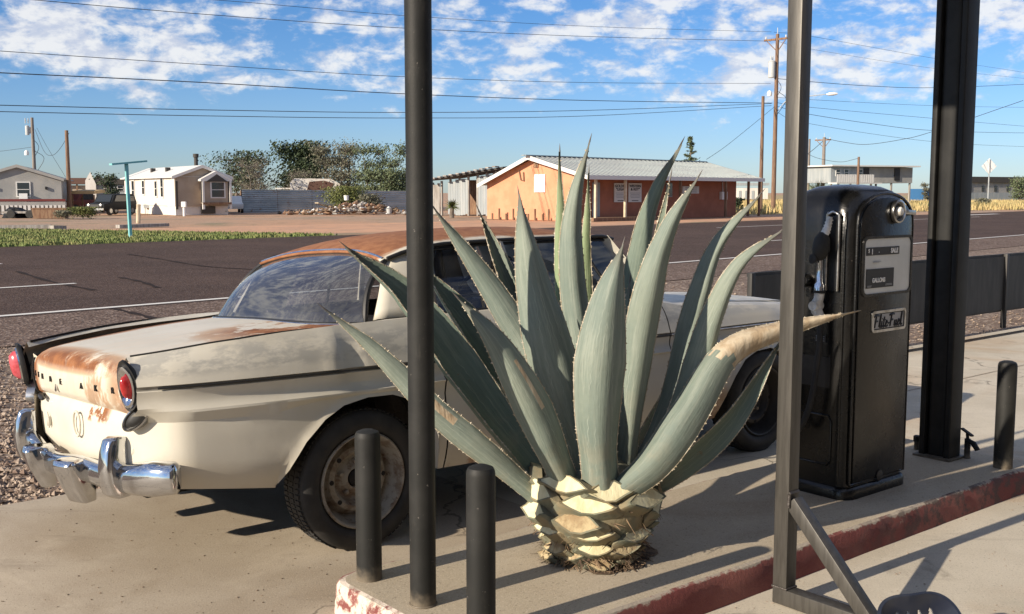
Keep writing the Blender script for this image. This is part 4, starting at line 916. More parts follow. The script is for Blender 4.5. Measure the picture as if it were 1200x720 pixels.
for sg in (1, -1):
    m = MB(); m.grid([[gl(u, t / 5, sg) for u in (.50, .72, .98)] for t in range(6)]); m.build('rear_side_window', 'sideglass', car, smooth=80)
    m = MB(); m.grid([[gl(u, t / 5, sg) for u in (1.03, 1.3, 1.62, 1.9)] for t in range(6)]); m.build('door_window', 'sideglass', car, smooth=80)
    m = MB(); m.grid([[gl(u, t / 6, sg) + Vector((0, 0, 0)) for u in (.185, .25, .3, .4, .50)] for t in range(7)]); m.build('rear_pillar', 'car_side', car, smooth=60, solid=.02)
    m = MB()
    m.bar(gl(1.005, 0, sg), gl(1.005, 1, sg), .022, .045); m.build('pillar', 'car_side', car); m = MB(); m.bar(gl(1.95, 0, sg), gl(1.95, 1, sg), .03, .05)
    m.build('pillar', 'car_side', car)
    m = MB(); m.tube([gl(.50, t / 5, sg) for t in range(6)], .008, 6); m.tube([gl(.78, t / 5, sg) for t in range(6)], .008, 6); m.tube([gl(1.66, t / 5, sg) for t in range(6)], .009, 6); m.tube([gl(u, 0, sg) for u in (.45, .8, 1.2, 1.6, 1.95)], .010, 6); m.tube([gl(u, .97, sg) for u in (.45, .8, 1.2, 1.6, 1.95)], .008, 6); m.build('window_frame', 'blackplastic', car)
# interior
for nm, u, h in (('rear_seat', .38, .90), ('front_seat', 1.18, .94)):
    m = MB(); m.box((u + .25, 0, .50), (.55, 1.25, .16)); m.box((u - .02, 0, .70), (.16, 1.25, (h - .46)), Matrix.Rotation(R_(-10), 3, 'Y')); m.build(nm, 'interior', car, bevel=.03)
m = MB(); m.box((.18, 0, .885), (.36, 1.30, .012)); m.build('parcel_shelf', 'interior', car)
m = MB(); m.box((1.86, 0, .83), (.22, 1.35, .16)); m.build('dashboard', 'interior', car, bevel=.03)
m = MB(); cpt = Vector((1.55, .36, .90)); A = Matrix.Rotation(R_(-62), 3, 'Y')
ringp = [cpt + A @ Vector((.2 * math.cos(a * math.pi / 12), .2 * math.sin(a * math.pi / 12), 0)) for a in range(25)]; m.tube(ringp, .012, 8, cap=False); m.tube([cpt, cpt + Vector((.28, 0, -.16))], .025, 8); m.bar(ringp[6], ringp[18], .02, .012); m.build('steering_wheel', 'blackplastic', car)
# ------------------------------------------------------------------ the agave
AC = at(695, 652, 4.06); AC.z = .12
agave = empty('agave', AC, 0, 'large blue green agave with toothed leaves growing from the pump island', 'agave plant')
rl = random.Random(11)
def leaf(pts, wpx, phi, face, mat='agave', ch=.30, wide=.45, dry=None, thick=.030, edge=1, curl=0.0, patch=None):
    P = [at(x, y, 4.06 + d) for x, y, d in pts]
    C = crom(P, 16); n = len(C); L = [0]
    for a, c in zip(C, C[1:]): L.append(L[-1] + (c - a).length)
    tot = L[-1]; M = 44; sp = []
    for i in range(M + 1):
        d = tot * i / M; k = 0
        while k < n - 2 and L[k + 1] < d: k += 1
        sp.append(C[k].lerp(C[k + 1], (d - L[k]) / max(1e-6, L[k + 1] - L[k])))
    hw = wpx * .5 / FPX * 4.06 / max(.35, math.cos(R_(phi)))
    def wprof(t):
        w = pl(t, [(0, .74), (wide * .35, .74), (wide * .7, .92), (wide, 1.0), (lerp(wide, 1, .25), .90), (lerp(wide, 1, .5), .68), (lerp(wide, 1, .72), .42), (lerp(wide, 1, .88), .18), (lerp(wide, 1, .95), .08), (1, .012)])
        return w
    K = 10; vs = []; rows = []; teeth = MB(); edges = ([], [])
    sd = rl.random() * 50
    for i, p in enumerate(sp):
        t = i / M; T = (sp[min(i + 1, M)] - sp[max(i - 1, 0)]).normalized()
        V = (Vector((0, 0, CAMH)) - p).normalized(); V = (V - T * V.dot(T)).normalized(); S = V.cross(T) if 0 else T.cross(V)
        if (S.x < 0) if i == 0 else (S.dot(pS) < 0): S = -S
        pS = S
        f = R_(phi + curl * (t - .4)); Nv = V * math.cos(f) + S * math.sin(f); W = T.cross(Nv).normalized()
        if W.dot(S) < 0: W = -W
        A = -Nv if face == 'o' else Nv
        w = hw * wprof(t) * (1 + .05 * mnoise.noise(Vector((t * 5, sd, 0)))); c = ch * lerp(.8, 1.25, t); th = thick * lerp(1.25, .22, t ** .8)
        wav = .006 * mnoise.noise(Vector((t * 7, sd, 3)))
        up, dn = [], []
        for k in range(K + 1):
            s = -1 + 2 * k / K; a = abs(s)
            base = p + W * (w * s * (1 - .12 * ch * a)) + A * (c * w * (a ** 1.7) - c * w * .4 + wav)
            rip = .0022 * mnoise.noise(Vector((s * 4, t * 26, sd)))
            up.append(base + A * rip); dn.append(base - A * (th * (1 - a ** 2.2) + .0012 + rip))
        rows.append(up + dn[::-1])
        edges[0].append((up[0], -W, T, A)); edges[1].append((up[-1], W, T, A))
    m = MB(); m.loft(rows)
    if dry is not None:                                # dried outer end
        per = len(rows[0])
        for fi, f in enumerate(m.f):
            r = min(f) // per / M; kk = min(f) % per
            if r > dry + .05 * mnoise.noise(Vector((kk * .35, r * 9, 1.7))) - .05 * (kk % 11) / 11: m.m[fi] = 2
    if patch is not None:
        per = len(rows[0]); t0, t1, k0, k1 = patch[:4]
        for fi, f in enumerate(m.f):
            r = (min(f) // per) / M; kk = min(f) % per
            if k0 <= kk <= k1 and t0 + .03 * mnoise.noise(Vector((kk, 2.2, 1))) < r < t1 + .05 * mnoise.noise(Vector((kk, .2, 5))): m.m[fi] = 2
    # marginal teeth
    for E_, ph in ((edges[0], .0), (edges[1], .5)):
        acc = ph * .02; step = .023
        for i in range(3, M - 1):
            a, c = E_[i], E_[i + 1]; seg = (c[0] - a[0]).length; acc += seg
            while acc > step and seg > 1e-5:
                acc -= step * rl.uniform(.8, 1.25); f = rl.random(); q = a[0].lerp(c[0], f); h = rl.uniform(.0045, .0085) * (1 if i < M * .85 else .7); O, T = a[1], a[2]
                m.add([q - T * .0058 - O * .002, q + T * .0058 - O * .002, q + a[3] * .0035 - O * .002, q - a[3] * .0035 - O * .002, q + O * h + T * h * .35], [(0, 2, 4), (2, 1, 4), (1, 3, 4), (3, 0, 4)], 1)
        b_ = [e[0] + e[1] * .0006 for e in E_[2:M - 2]]
        if edge: m.tube(b_, .0018, 4, 1, cap=False)
    o = m.build('leaf', [mat, 'thorn', 'dryleaf'], agave, origin=AC, smooth=60)
    ua = o.data.attributes.new('leafuv', 'FLOAT2', 'POINT'); per = len(rows[0])
    for vi in range(len(ua.data)):
        i, k = divmod(vi, per)
        if i <= M: ua.data[vi].vector = ((-1 + 2 * k / K) if k <= K else (1 - 2 * (k - K - 1) / K), i / M)
        else: ua.data[vi].vector = (0, .3)
    tp = MB(); T = (sp[M] - sp[M - 1]).normalized(); tp.tube([sp[M - 1], sp[M], sp[M] + T * .018, sp[M] + T * .034], [.0034, .0035, .0022, .0004], 6); tp.build('tip_spine', 'dryleaf' if dry else 'tipspine', o, origin=AC)
    return o
leaf([(630, 582, -.05), (572, 535, -.10), (512, 486, -.13), (440, 412, -.16), (380, 362, -.2)], 33, -28, 'o', wide=.36, ch=.35, patch=(.40, .56, 12, 13))
leaf([(650, 575, .0), (590, 505, .08), (530, 425, .1), (470, 345, .1), (405, 289, .05)], 46, 48, 'i', 'agavedark', ch=.6, wide=.5)
leaf([(662, 560, .08), (610, 470, .25), (560, 400, .3), (495, 312, .3)], 44, 42, 'i', 'agavedark', ch=.7, wide=.55)
leaf([(668, 580, -.12), (634, 500, -.25), (604, 440, -.31), (573, 390, -.33), (537, 350, -.3)], 46, -4, 'o', wide=.45, ch=.5, patch=(.44, .66, 13, 13))
leaf([(686, 556, .04), (645, 460, .09), (582, 350, .10), (508, 243, .05)], 38, -18, 'o', ch=.4, wide=.46)
leaf([(692, 552, .1), (648, 440, .2), (602, 345, .25), (561, 247, .25)], 38, 14, 'i', 'agave', ch=.95, wide=.5)
leaf([(690, 563, -.05), (664, 470, -.12), (640, 385, -.15), (620, 300, -.13), (608, 228, -.1)], 60, 16, 'o', ch=.55, wide=.44, thick=.05)
leaf([(690, 540, .2), (668, 430, .32), (657, 320, .36), (656, 178, .35)], 20, -32, 'o', 'agavepale', wide=.5)
leaf([(698, 550, .1), (684, 430, .16), (671, 310, .16), (674, 235, .14), (691, 166, .1)], 36, 12, 'o', ch=.7, wide=.52)
leaf([(702, 545, .2), (691, 430, .3), (686, 320, .3), (690, 203, .3)], 18, -25, 'o', 'agavepale', wide=.5)
leaf([(716, 550, .1), (736, 420, .2), (750, 310, .22), (768, 230, .2), (798, 169, .15)], 32, 40, 'o', 'agavedark', ch=.6, wide=.5)
leaf([(725, 550, .15), (755, 400, .27), (768, 300, .3), (786, 206, .3)], 18, -20, 'i', 'agavedark', wide=.5)
leaf([(729, 560, .02), (746, 430, .0), (764, 330, -.02), (785, 265, -.03), (818, 208, -.05)], 41, 14, 'o', ch=.5, wide=.48, thick=.040)
leaf([(705, 578, -.15), (701, 500, -.25), (705, 420, -.29), (714, 350, -.29), (730, 287, -.25)], 60, 8, 'o', ch=.5, wide=.55, thick=.05)
leaf([(742, 570, .05), (788, 470, .1), (820, 350, .12), (844, 285, .1), (890, 229, .05)], 33, 24, 'o', 'agave', ch=.8, wide=.5)
leaf([(752, 574, -.02), (806, 470, .0), (838, 370, .0), (868, 310, -.02), (915, 271, -.05)], 34, 30, 'o', ch=.65, wide=.45)
leaf([(700, 592, -.16), (760, 548, -.20), (805, 485, -.16), (850, 415, -.07), (912, 387, .0), (1000, 366, .06)], 46, -14, 'o', ch=.62, wide=.30, dry=.57, thick=.030)
leaf([(735, 588, -.05), (800, 545, -.05), (858, 490, -.02), (890, 440, .02), (917, 398, .05)], 30, 38, 'i', 'agavedark', ch=.6, wide=.4)
leaf([(722, 562, .2), (775, 480, .3), (812, 410, .32), (846, 335, .3)], 28, 32, 'i', 'agavedark', ch=.6)
leaf([(704, 560, .0), (720, 470, .03), (731, 395, .05), (738, 330, .06)], 34, 24, 'o', 'agavedark', ch=.5)
leaf([(670, 565, .12), (625, 490, .3), (570, 435, .38), (530, 385, .4)], 36, 30, 'i', 'agavedark', ch=.7)
leaf([(690, 560, .0), (672, 480, -.02), (658, 420, .02), (646, 370, .04)], 40, -6, 'o', 'agavedark', ch=.5)
leaf([(712, 555, .12), (728, 450, .2), (742, 360, .24), (752, 290, .24)], 36, 15, 'o', 'agavedark', ch=.5)
# trunk: core with the pared leaf bases
m = MB(); m.lathe([(.12, -.01), (.165, .02), (.185, .08), (.225, .16), (.245, .23), (.235, .29), (.18, .34), (.10, .39), (.03, .42)], 32); m.build('trunk_core', 'stub', agave, smooth=60)
SCR = [(.030, .172, 9, .066), (.078, .190, 9, .078), (.134, .214, 8, .094), (.196, .236, 8, .106), (.258, .242, 7, .112), (.312, .222, 7, .100)]
for ri, (z, r, n, h) in enumerate(SCR):
    for k in range(n):
        a = 2 * math.pi * (k + .5 * (ri % 2)) / n + rl.uniform(-.12, .12); z1 = z + rl.uniform(-.018, .018)
        if rl.random() < .07: continue
        O = Vector((math.cos(a), math.sin(a), 0)); S = Vector((-O.y, O.x, 0)); hh = h * rl.uniform(.8, 1.15); w = math.pi * r / n * rl.uniform(1.02, 1.25)
        up = Vector((0, 0, 1)); c = O * (r - .02) + up * z1; out = rl.uniform(.028, .050)
        # wide shield shaped root narrowing to a lens shaped slice that faces out and up
        NS = 14; root, cut, cut2 = [], [], []
        tw = rl.uniform(-.18, .18); sk = rl.uniform(-.25, .25); tip_ = rl.uniform(.3, .8)
        for q in range(NS):
            b_ = 2 * math.pi * q / NS; x, y = math.cos(b_), math.sin(b_)
            root.append(c + S * x * w * 1.12 + up * (y * hh * .62 * (1 - .45 * abs(x)) - .012) + O * (.0 if y > 0 else -.004))
            yy_ = y * (1 - abs(x) ** 1.6) * hh * (.46 if y > 0 else .34) + tw * x * hh * .5 + sk * abs(x) * hh * .2
            jit = rl.uniform(-.006, .006)
            cut.append(c + O * (out * (1.0 - .22 * tip_ * max(0, y)) + jit) + S * x * w * .88 + up * (yy_ + hh * .16) + O * (.010 if y < 0 else -.006))
            cut2.append(cut[-1].lerp(c + O * out + up * hh * .16, .13) - O * .003)
        m = MB(); vs = root + cut + cut2
        m.add(vs, [(q, (q + 1) % NS, NS + (q + 1) % NS, NS + q) for q in range(NS)] + [(NS + q, NS + (q + 1) % NS, 2 * NS + (q + 1) % NS, 2 * NS + q) for q in range(NS)], 0)
        m.add(cut2, [tuple(range(NS))], 1)
        fresh = rl.random() < (.12, .35, .6, .75, .8, .85)[ri] + (.1 if O.x < .3 else -.30)
        m.build('leaf_stub', ['stub', 'cutface' if fresh else 'cutfaceold'], agave, smooth=28, recalc=True)
m = MB()  # dry strands between the stubs first, then the root fibres, in one mesh
for i in range(420):
    a = rl.uniform(0, 6.283); z = rl.uniform(.03, .33); r0 = pl(z, [(0, .17), (.2, .245), (.33, .22)]); O = Vector((math.cos(a), math.sin(a), 0)); S = Vector((-O.y, O.x, 0)); p = O * r0 + Vector((0, 0, z)); q = p + O * rl.uniform(.0, .03) + S * rl.uniform(-.05, .05) - Vector((0, 0, rl.uniform(.0, .06))); w = Vector((0, 0, rl.uniform(.001, .004)))
    m.add([p - w, p + w, q + w * .4, q - w * .4], [(0, 1, 2, 3)])
for i in range(900):
    a = rl.uniform(0, 6.283); r0 = rl.uniform(.12, .19); O = Vector((math.cos(a), math.sin(a), 0)); S = Vector((-O.y, O.x, 0)); p = O * r0 + Vector((0, 0, rl.uniform(.0, .065) if r0 > .16 else .07))
    q = p + O * rl.uniform(.01, .06) + S * rl.uniform(-.05, .05) + Vector((0, 0, rl.uniform(-.04, .012))); q.z = max(.002, q.z); w = S * rl.uniform(.0015, .006)
    m.add([p - w, p + w, q + w * .4 + Vector((0, 0, .002)), q - w * .4], [(0, 1, 2, 3)])
m.build('trunk_and_root_fibres', 'fibre', agave, smooth=0, recalc=False)
# dark soil at the foot
b = MB(); pts = []
for i in range(28):
    a = 2 * math.pi * i / 28; r = .20 + .02 * math.sin(3 * a) + .018 * math.sin(7 * a + 1); pts.append(AC + Vector((r * math.cos(a) + .04, r * math.sin(a), .0045)))
b.add(pts, [tuple(range(28))]); tag(b.build('soil_patch', 'fibre', smooth=0), kind='structure')
# ------------------------------------------------------------------ across the highway
rb = random.Random(21)
def flat(px, Y): return at(px, 226, Y).xy.to_3d()              # ground point below a photo column
def hgt(py, Y): return at(600, py, Y).z
def hit(px, py, P0, nrm):
    r = ray(px, py); o = Vector((0, 0, CAMH)); t = (Vector(P0) - o).dot(nrm) / r.dot(nrm); return o + r * t
def boxp(par, name, mat, c, sz, bevel=0):
    m = MB(); m.box(c, sz); return m.build(name, mat, par, bevel=bevel, smooth=0)

def gable_house(t, w, L, eave, ridge, wall, roof, fascia='whitetrim', oh=.25, gable=None, base='whitewall', basez=.7):
    # gable end on y=0 spanning x 0..w, body running back along +y
    m = MB(); m.box((w / 2, L / 2, (basez + eave) / 2), (w, L, eave - basez)); wl = m.build('wall', wall, t, smooth=0)
    for y in (0.0, L - .1):
        m = MB(); m.prism([(0, y, eave), (w, y, eave), (w / 2, y, ridge - .06)], (0, .1, 0)); m.build('gable', gable or wall, t, smooth=0)
    m = MB(); m.box((w / 2, L / 2, basez / 2), (w - .1, L - .1, basez)); m.build('skirting', base, t, smooth=0)
    sl = (ridge - eave) / (w / 2)
    for sg in (-1, 1):
        m = MB(); x0 = w / 2; x1 = w / 2 + sg * (w / 2 + oh); z1 = eave - sl * oh
        m.prism([(x0, -oh, ridge), (x1, -oh, z1), (x1, -oh, z1 + .07), (x0, -oh, ridge + .07)], (0, L + 2 * oh, 0)); m.build('roof', roof, t, smooth=0)
        m = MB(); m.prism([(x0, -oh - .04, ridge - .12), (x1, -oh - .04, z1 - .10), (x1, -oh - .04, z1 + .09), (x0, -oh - .04, ridge + .09)], (0, .035, 0)); m.build('bargeboard', fascia, t, smooth=0)
    return wl
def window(par, c, w, h, face='y', frame_m='whitetrim'):
    d = (w, .06, h) if face == 'y' else (.06, w, h); f = boxp(par, 'window', frame_m, c, d)
    g = (w * .82, .02, h * .86) if face == 'y' else (.02, w * .82, h * .86); off = Vector((0, -.03, 0)) if face == 'y' else Vector((-.03, 0, 0))
    boxp(f, 'pane', 'windowglass', Vector(c) + off, g); s_ = (w * .82, .03, .04) if face == 'y' else (.03, w * .82, .04); boxp(f, 'sash', frame_m, Vector(c) + off * 1.2, s_); return f

# orange building with a galvanised roof
C0 = Vector((3.32, 58.0, 0)); ob = empty('orange_building', C0, R_(-44), 'low orange stucco building with galvanised metal roof and front porch', 'building')
LX = Vector((math.cos(R_(-44)), math.sin(R_(-44)), 0)); LY = Vector((-LX.y, LX.x, 0))
def ol(p): d = p - C0; return Vector((d.dot(LX), d.dot(LY), d.z))
Lb, Wb, rx, rz_, fz, bz_ = 16.0, 6.63, -2.96, 3.50, 2.36, 2.02
m = MB(); m.prism([(0, 0, 0), (0, 0, 2.62), (rx, 0, 3.40), (-Wb, 0, 2.16), (-Wb, 0, 0)], (0, .25, 0)); m.build('gable_wall', 'orange', ob, smooth=0)
m = MB(); m.box((-.12, Lb / 2 + .125, 1.31), (.24, Lb - .26, 2.62)); m.build('front_wall', 'orangeshade', ob, smooth=0)
m = MB(); m.box((-Wb + .12, Lb / 2 + .125, 1.07), (.24, Lb - .26, 2.14)); m.prism([(0 - .25, Lb - .25, 0), (-.25, Lb - .25, 2.5), (rx, Lb - .25, 3.38), (-Wb + .25, Lb - .25, 2.1), (-Wb + .25, Lb - .25, 0)], (0, .24, 0)); m.build('rear_wall', 'orange', ob, smooth=0)
def roofslope(x0, z0, x1, z1, nm):
    m = MB(); m.prism([(x0, -.45, z0), (x1, -.45, z1), (x1, -.45, z1 + .05), (x0, -.45, z0 + .05)], (0, Lb + 1.6, 0)); o = m.build(nm, 'metalroof', ob, smooth=0)
    m = MB(); y = -.4
    while y < Lb + 1.1:
        m.bar((x0, y, z0 + .06), (x1, y, z1 + .06), .05, .05); y += .42
    m.build('ribs', 'metalroof', o, smooth=0); return o
roofslope(rx, rz_, 1.35, fz, 'roof'); roofslope(rx, rz_, -Wb - .35, bz_ - .08, 'roof')
m = MB(); m.box((1.37, Lb / 2 + .35, fz - .03), (.05, Lb + 1.6, .22)); m.build('fascia', 'whitetrim', ob, smooth=0)
for (xa, za, xb, zb) in ((rx, rz_, 1.35, fz), (rx, rz_, -Wb - .35, bz_ - .08)):
    m = MB(); m.prism([(xa, -.49, za - .16), (xb, -.49, zb - .14), (xb, -.49, zb + .07), (xa, -.49, za + .07)], (0, .035, 0)); m.build('bargeboard', 'whitetrim', ob, smooth=0)
m = MB(); m.box((rx, Lb / 2, rz_ + .07), (.35, Lb + 1.6, .05)); m.build('ridge_cap', 'metalroof', ob, smooth=0)
for y in (.45, 3.0, 8.2, 13.0, 15.6, 16.9):
    m = MB(); m.box((1.15, y, 1.18), (.13, .13, 2.3)); m.build('porch_post', 'wood' if y > 4 else 'paleplank', ob, smooth=0)
m = MB(); m.box((.65, 4.0, .09), (1.5, 8.0, .18)); m.build('porch_deck', 'wood', ob, smooth=0)
for px, py, w, h, nm, mt in ((633, 215, .80, .98, 'vent_panel', 'whitepaint'), (628.5, 193, .34, .34, 'vent', 'wood'), (646, 0, 0, 0, None, None)):
    if nm:
        p = ol(hit(px, py, C0, -LY)); m = MB(); m.box((p.x, -.03, p.z), (w, .06, h)); m.build(nm, mt, ob, smooth=0)
m = MB(); q = [ol(hit(x, y, C0, -LY)) for x, y in ((609, 200), (611, 211), (614.5, 212.5), (614, 202))]; m.tube([(p.x, -.05, p.z) for p in q], .04, 6); m.build('conduit', 'wood', ob)
for k, px in enumerate((577, 585, 593, 601.5, 619, 627, 636, 643, 652, 660)):
    p = ol(hit(px, 250, C0 - LY * .6, -LY)); h = .62 if k % 2 else .34
    o = MB(); o.lathe([(.055, 0), (.055, h), (.04, h + .02)], 8); g = o.build('wooden_stake', 'wood'); g.location = C0 + LX * p.x - LY * .6; tag(g, 'low brown stake in the row along the sunlit gable of the orange building', 'stake', 'stakes below the orange gable')
def fw(px, py): return ol(hit(px, py, C0, LX))
def wallbox(nm, mt, x0, x1, y0, y1, d=.05, par=ob):
    a, c = fw(x0, y0), fw(x1, y1); m = MB(); m.box((d / 2 + .002, (a.y + c.y) / 2, (a.z + c.z) / 2), (d, abs(c.y - a.y), abs(a.z - c.z))); return m.build(nm, mt, par, smooth=0)
wallbox('green_door', 'bluegrey', 694, 702, 214, 254)
for (a, c, r1, r2) in ((719, 733.2, 'GOLDEN', '"LEGAL'), (735.6, 750.5, 'WESTERN', '& KEY"')):
    p0, p1 = fw(a, 214.8), fw(c, 237); cy, cz = (p0.y + p1.y) / 2, (p0.z + p1.z) / 2; w, h = abs(p1.y - p0.y), abs(p0.z - p1.z)
    t = empty('wall_sign', C0 + LX * .05 + LY * cy + Vector((0, 0, cz)), R_(-44), 'white lettered board on the porch wall, headed ' + r1, 'sign', 'white boards on the porch wall')
    boxp(t, 'board', 'signboard', (0, 0, 0), (.05, w, h))
    def wt(s, z, sz, mt='ink'): text('lettering', s, sz, mt, t, frame((.03, 0, z), (0, 1, 0), (0, 0, 1)), ext=.004, bold=.006, sx=w * .86 / (len(s) * sz * .62))
    wt(r1, h * .34, .20); wt(r2, h * .17, .20)
    for k in range(4): boxp(t, 'fine_print', 'greytext', (.032, 0, -h * .02 - .085 * k), (.01, w * (.8 - .12 * (k % 2)), .03))
    boxp(t, 'fine_print', 'ink', (.032, 0, -h * .42), (.01, w * .5, .04))
wallbox('window', 'bluegrey', 780, 787, 214.5, 231); wallbox('pane', 'windowglass', 781, 786.4, 215.5, 230, .07)
p0, p1 = fw(799, 218.5), fw(818, 227); t = empty('wall_sign', C0 + LX * .05 + LY * (p0.y + p1.y) / 2 + Vector((0, 0, (p0.z + p1.z) / 2)), R_(-44), 'small white board without a heading right of the dark window', 'sign', 'white boards on the porch wall')
boxp(t, 'board', 'signboard', (0, 0, 0), (.05, abs(p1.y - p0.y), abs(p0.z - p1.z)))
for k in range(3): boxp(t, 'fine_print', 'greytext', (.03, 0, .12 - .12 * k), (.01, abs(p1.y - p0.y) * .7, .05))
wallbox('meter_box', 'whitepaint', 843.3, 849.3, 225, 234, .2); wallbox('meter_dial', 'ink', 845.6, 847.2, 228, 231.5, .22)
m = MB(); a, c = fw(846, 213.5), fw(846, 225); m.tube([(.06, a.y, a.z), (.06, c.y, c.z)], .03, 6); m.build('conduit', 'insul', ob)

# weathered shed left of it
A, B = flat(507, 73), flat(592, 70); sh = empty('weathered_shed', A, math.atan2(B.y - A.y, B.x - A.x), 'weathered open board shed with sagging flat roof beside the orange building', 'shed'); Ls = (B - A).length
zr = lambda x: lerp(hgt(212.5, 73), hgt(198, 70), min(1, x / Ls * 1.1)) - .0
for i in range(9):
    x = Ls * i / 8; m = MB(); m.box((x, .05, zr(x) / 2 - .05), (.12, .12, zr(x) - .1)); m.build('post', 'weathered', sh, smooth=0)
m = MB(); m.prism([(-.2, -.6, zr(0) - .02), (Ls + .2, -.6, zr(Ls)), (Ls + .2, -.6, zr(Ls) + .12), (-.2, -.6, zr(0) + .10)], (0, 4.5, .25)); m.build('roof', 'darkroof', sh, smooth=0)
m = MB()
for i in range(12): m.box((Ls * (i + .5) / 12, -.75 + rb.uniform(-.1, .1), zr(Ls * i / 12) + .12), (.25, .5, .08))
m.build('roof_boards', 'weathered', sh, smooth=0)
for (a, c, mt) in ((0, .07, 'weathered'), (.22, .47, 'bluegrey'), (.64, .78, 'bluegrey'), (.80, 1.0, 'weathered')):
    m = MB(); x = a * Ls
    while x < c * Ls: m.box((x + .1, .0, zr(x) * .5 - .08), (.19, .04, zr(x) - .3 + rb.uniform(-.1, .1))); x += .2
    m.build('board_wall', mt, sh, smooth=0)
m = MB(); m.box((Ls / 2, 3.6, 1.2), (Ls, .05, 2.4)); m.build('rear_wall', 'wood', sh, smooth=0)
m = MB()
for k in range(4): m.box((Ls * .55, 2.0, .5 + .6 * k), (Ls * .25, .05, .06))
for k in range(3): m.box((Ls * (.5 + .07 * k), 2.0, 1.2), (.06, .06, 2.4))
m.build('shelf_rack', 'whitetrim', sh, smooth=0)

# ---- trailers on the left
P = gr(205.5, 252.6); t2 = empty('white_mobile_home', P, R_(35), 'white mobile home with tan end wall and gabled bay window porch', 'mobile home')
w2, L2 = 3.75, 12.0
gable_house(t2, w2, L2, 2.62, 3.32, 'whitewall', 'whitetrim', gable='tanwall', basez=.62)
m = MB(); m.box((w2 / 2, -.015, 1.6), (w2 - .06, .03, 2.0)); m.build('end_cladding', 'tanwall', t2, smooth=0)
m = MB(); m.prism([(1.55, -.75, 2.3), (3.75, -.75, 2.3), (3.75, -.75, 2.42), (2.65, -.75, 3.0), (1.55, -.75, 2.42)], (0, .7, 0)); o = m.build('bay_gable', 'whitetrim', t2, smooth=0)
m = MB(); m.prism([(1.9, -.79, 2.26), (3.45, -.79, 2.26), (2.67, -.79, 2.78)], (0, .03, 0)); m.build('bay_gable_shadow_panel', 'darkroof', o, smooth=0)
m = MB(); m.box((2.65, -.35, 1.55), (1.75, .6, 1.5)); bay = m.build('bay', 'tanwall', t2, smooth=0); window(bay, (2.75, -.67, 1.72), 1.05, 1.15)
for x in (.12, 1.72, 3.62): boxp(t2, 'porch_post', 'whitetrim' if x != .12 else 'darkroof', (x, -.70 if x > 1 else -.03, 1.35), (.14, .14, 1.9))
for x in (1.72, 3.62): boxp(t2, 'shutter', 'darkroof', (x - .02, -.66, 1.6), (.24, .06, 1.5))
boxp(t2, 'sill_box', 'wood', (2.65, -.72, .80), (2.0, .2, .14)); boxp(t2, 'crawl_opening', 'darkroof', (2.25, -.06, .34), (1.0, .06, .5))
for y, z, w, h in ((2.6, 1.9, .6, 1.5), (4.0, 1.8, .5, 1.2), (7.0, 1.9, .6, 1.1), (9.6, 1.7, .7, 1.6)): window(t2, (-.03, y, z), w, h, 'x')
m = MB(); m.lathe([(.14, 0), (.14, .95), (.2, .95), (.2, 1.2)], 10, (2.0, 1.4, 3.0)); m.build('flue', 'darkroof', t2)
for y in (4.5, 8.0): boxp(t2, 'roof_vent', 'darkroof', (1.0, y, 3.16), (.3, .3, .3))
P = gr(73, 251); t1 = empty('grey_mobile_home', P + Vector((-5.35, -1.9, 0)), R_(19), 'grey mobile home with pale gable and red deck at the left edge', 'mobile home')
gable_house(t1, 5.7, 12, 2.50, 3.42, 'greywall', 'greywall', gable='greywall', basez=.9, fascia='greywall', oh=.2)
window(t1, (3.2, -.03, 1.75), .95, 1.1); boxp(t1, 'air_conditioner', 'whitepaint', (3.2, -.2, 1.28), (.55, .4, .38)); boxp(t1, 'wall_lamp', 'ink', (1.35, -.08, 1.85), (.14, .14, .2)); boxp(t1, 'wall_lamp', 'ink', (4.7, -.08, 1.85), (.14, .14, .2))
boxp(t1, 'deck_rail', 'carred', (2.9, -1.25, 1.0), (6.2, .08, .16)); boxp(t1, 'deck', 'greywall', (2.9, -.7, .72), (6.2, 1.2, .3)); 
m = MB()
for i in range(22): m.box((.0 + .28 * i, -1.33, .34), (.18, .04, .62))
m.build('deck_skirt', 'whitetrim', t1, smooth=0)
# buildings behind the vehicles
P = flat(73, 100); t = empty('long_shed', P, R_(8), 'long low building with brown roof behind the parked vehicles', 'building')
boxp(t, 'wall', 'tanwall', (1.6, 2, 1.1), (3.6, 4, 2.2)); boxp(t, 'roof', 'brownroof', (1.6, 1.9, 2.6), (4.0, 5, .55)); [boxp(t, 'post', 'wood', (x, -.3, 1.15), (.12, .12, 2.3)) for x in (.2, 1.4, 2.6)]
for x in (.6, 1.9): window(t, (x, -.03, 1.35), .6, .6)
P = flat(106, 98); t = empty('blue_grey_house', P, R_(12), 'blue grey house with dark roof and white gable between trailers', 'house')
boxp(t, 'wall', 'bluegrey', (1.9, 2, 1.15), (3.9, 4, 2.3)); m = MB(); m.prism([(-.3, -.3, 2.3), (4.2, -.3, 2.3), (4.2, -.3, 2.75), (.1, -.3, 2.85)], (0, 5, 0)); m.build('roof', 'darkroof', t, smooth=0)
m = MB(); m.prism([(-.35, -.35, 0.8), (.55, -.35, .8), (.55, -.35, 2.3), (.1, -.35, 3.4), (-.35, -.35, 2.6)], (0, .1, 0)); m.build('gable', 'whitewall', t, smooth=0)
for x in (1.4, 2.6, 3.4): window(t, (x, -.03, 1.9), .55, .5)
P = flat(84, 80); t = empty('carport', P, R_(6), 'tan roofed carport on posts over the dull red truck', 'carport')
m = MB(); m.prism([(0, -.4, hgt(227.5, 80)), (1.75, -.4, hgt(227.5, 80)), (1.7, -.4, hgt(224, 80)), (.05, -.4, hgt(224, 80))], (0, 3, .1)); m.build('roof', 'tanroof', t, smooth=0)
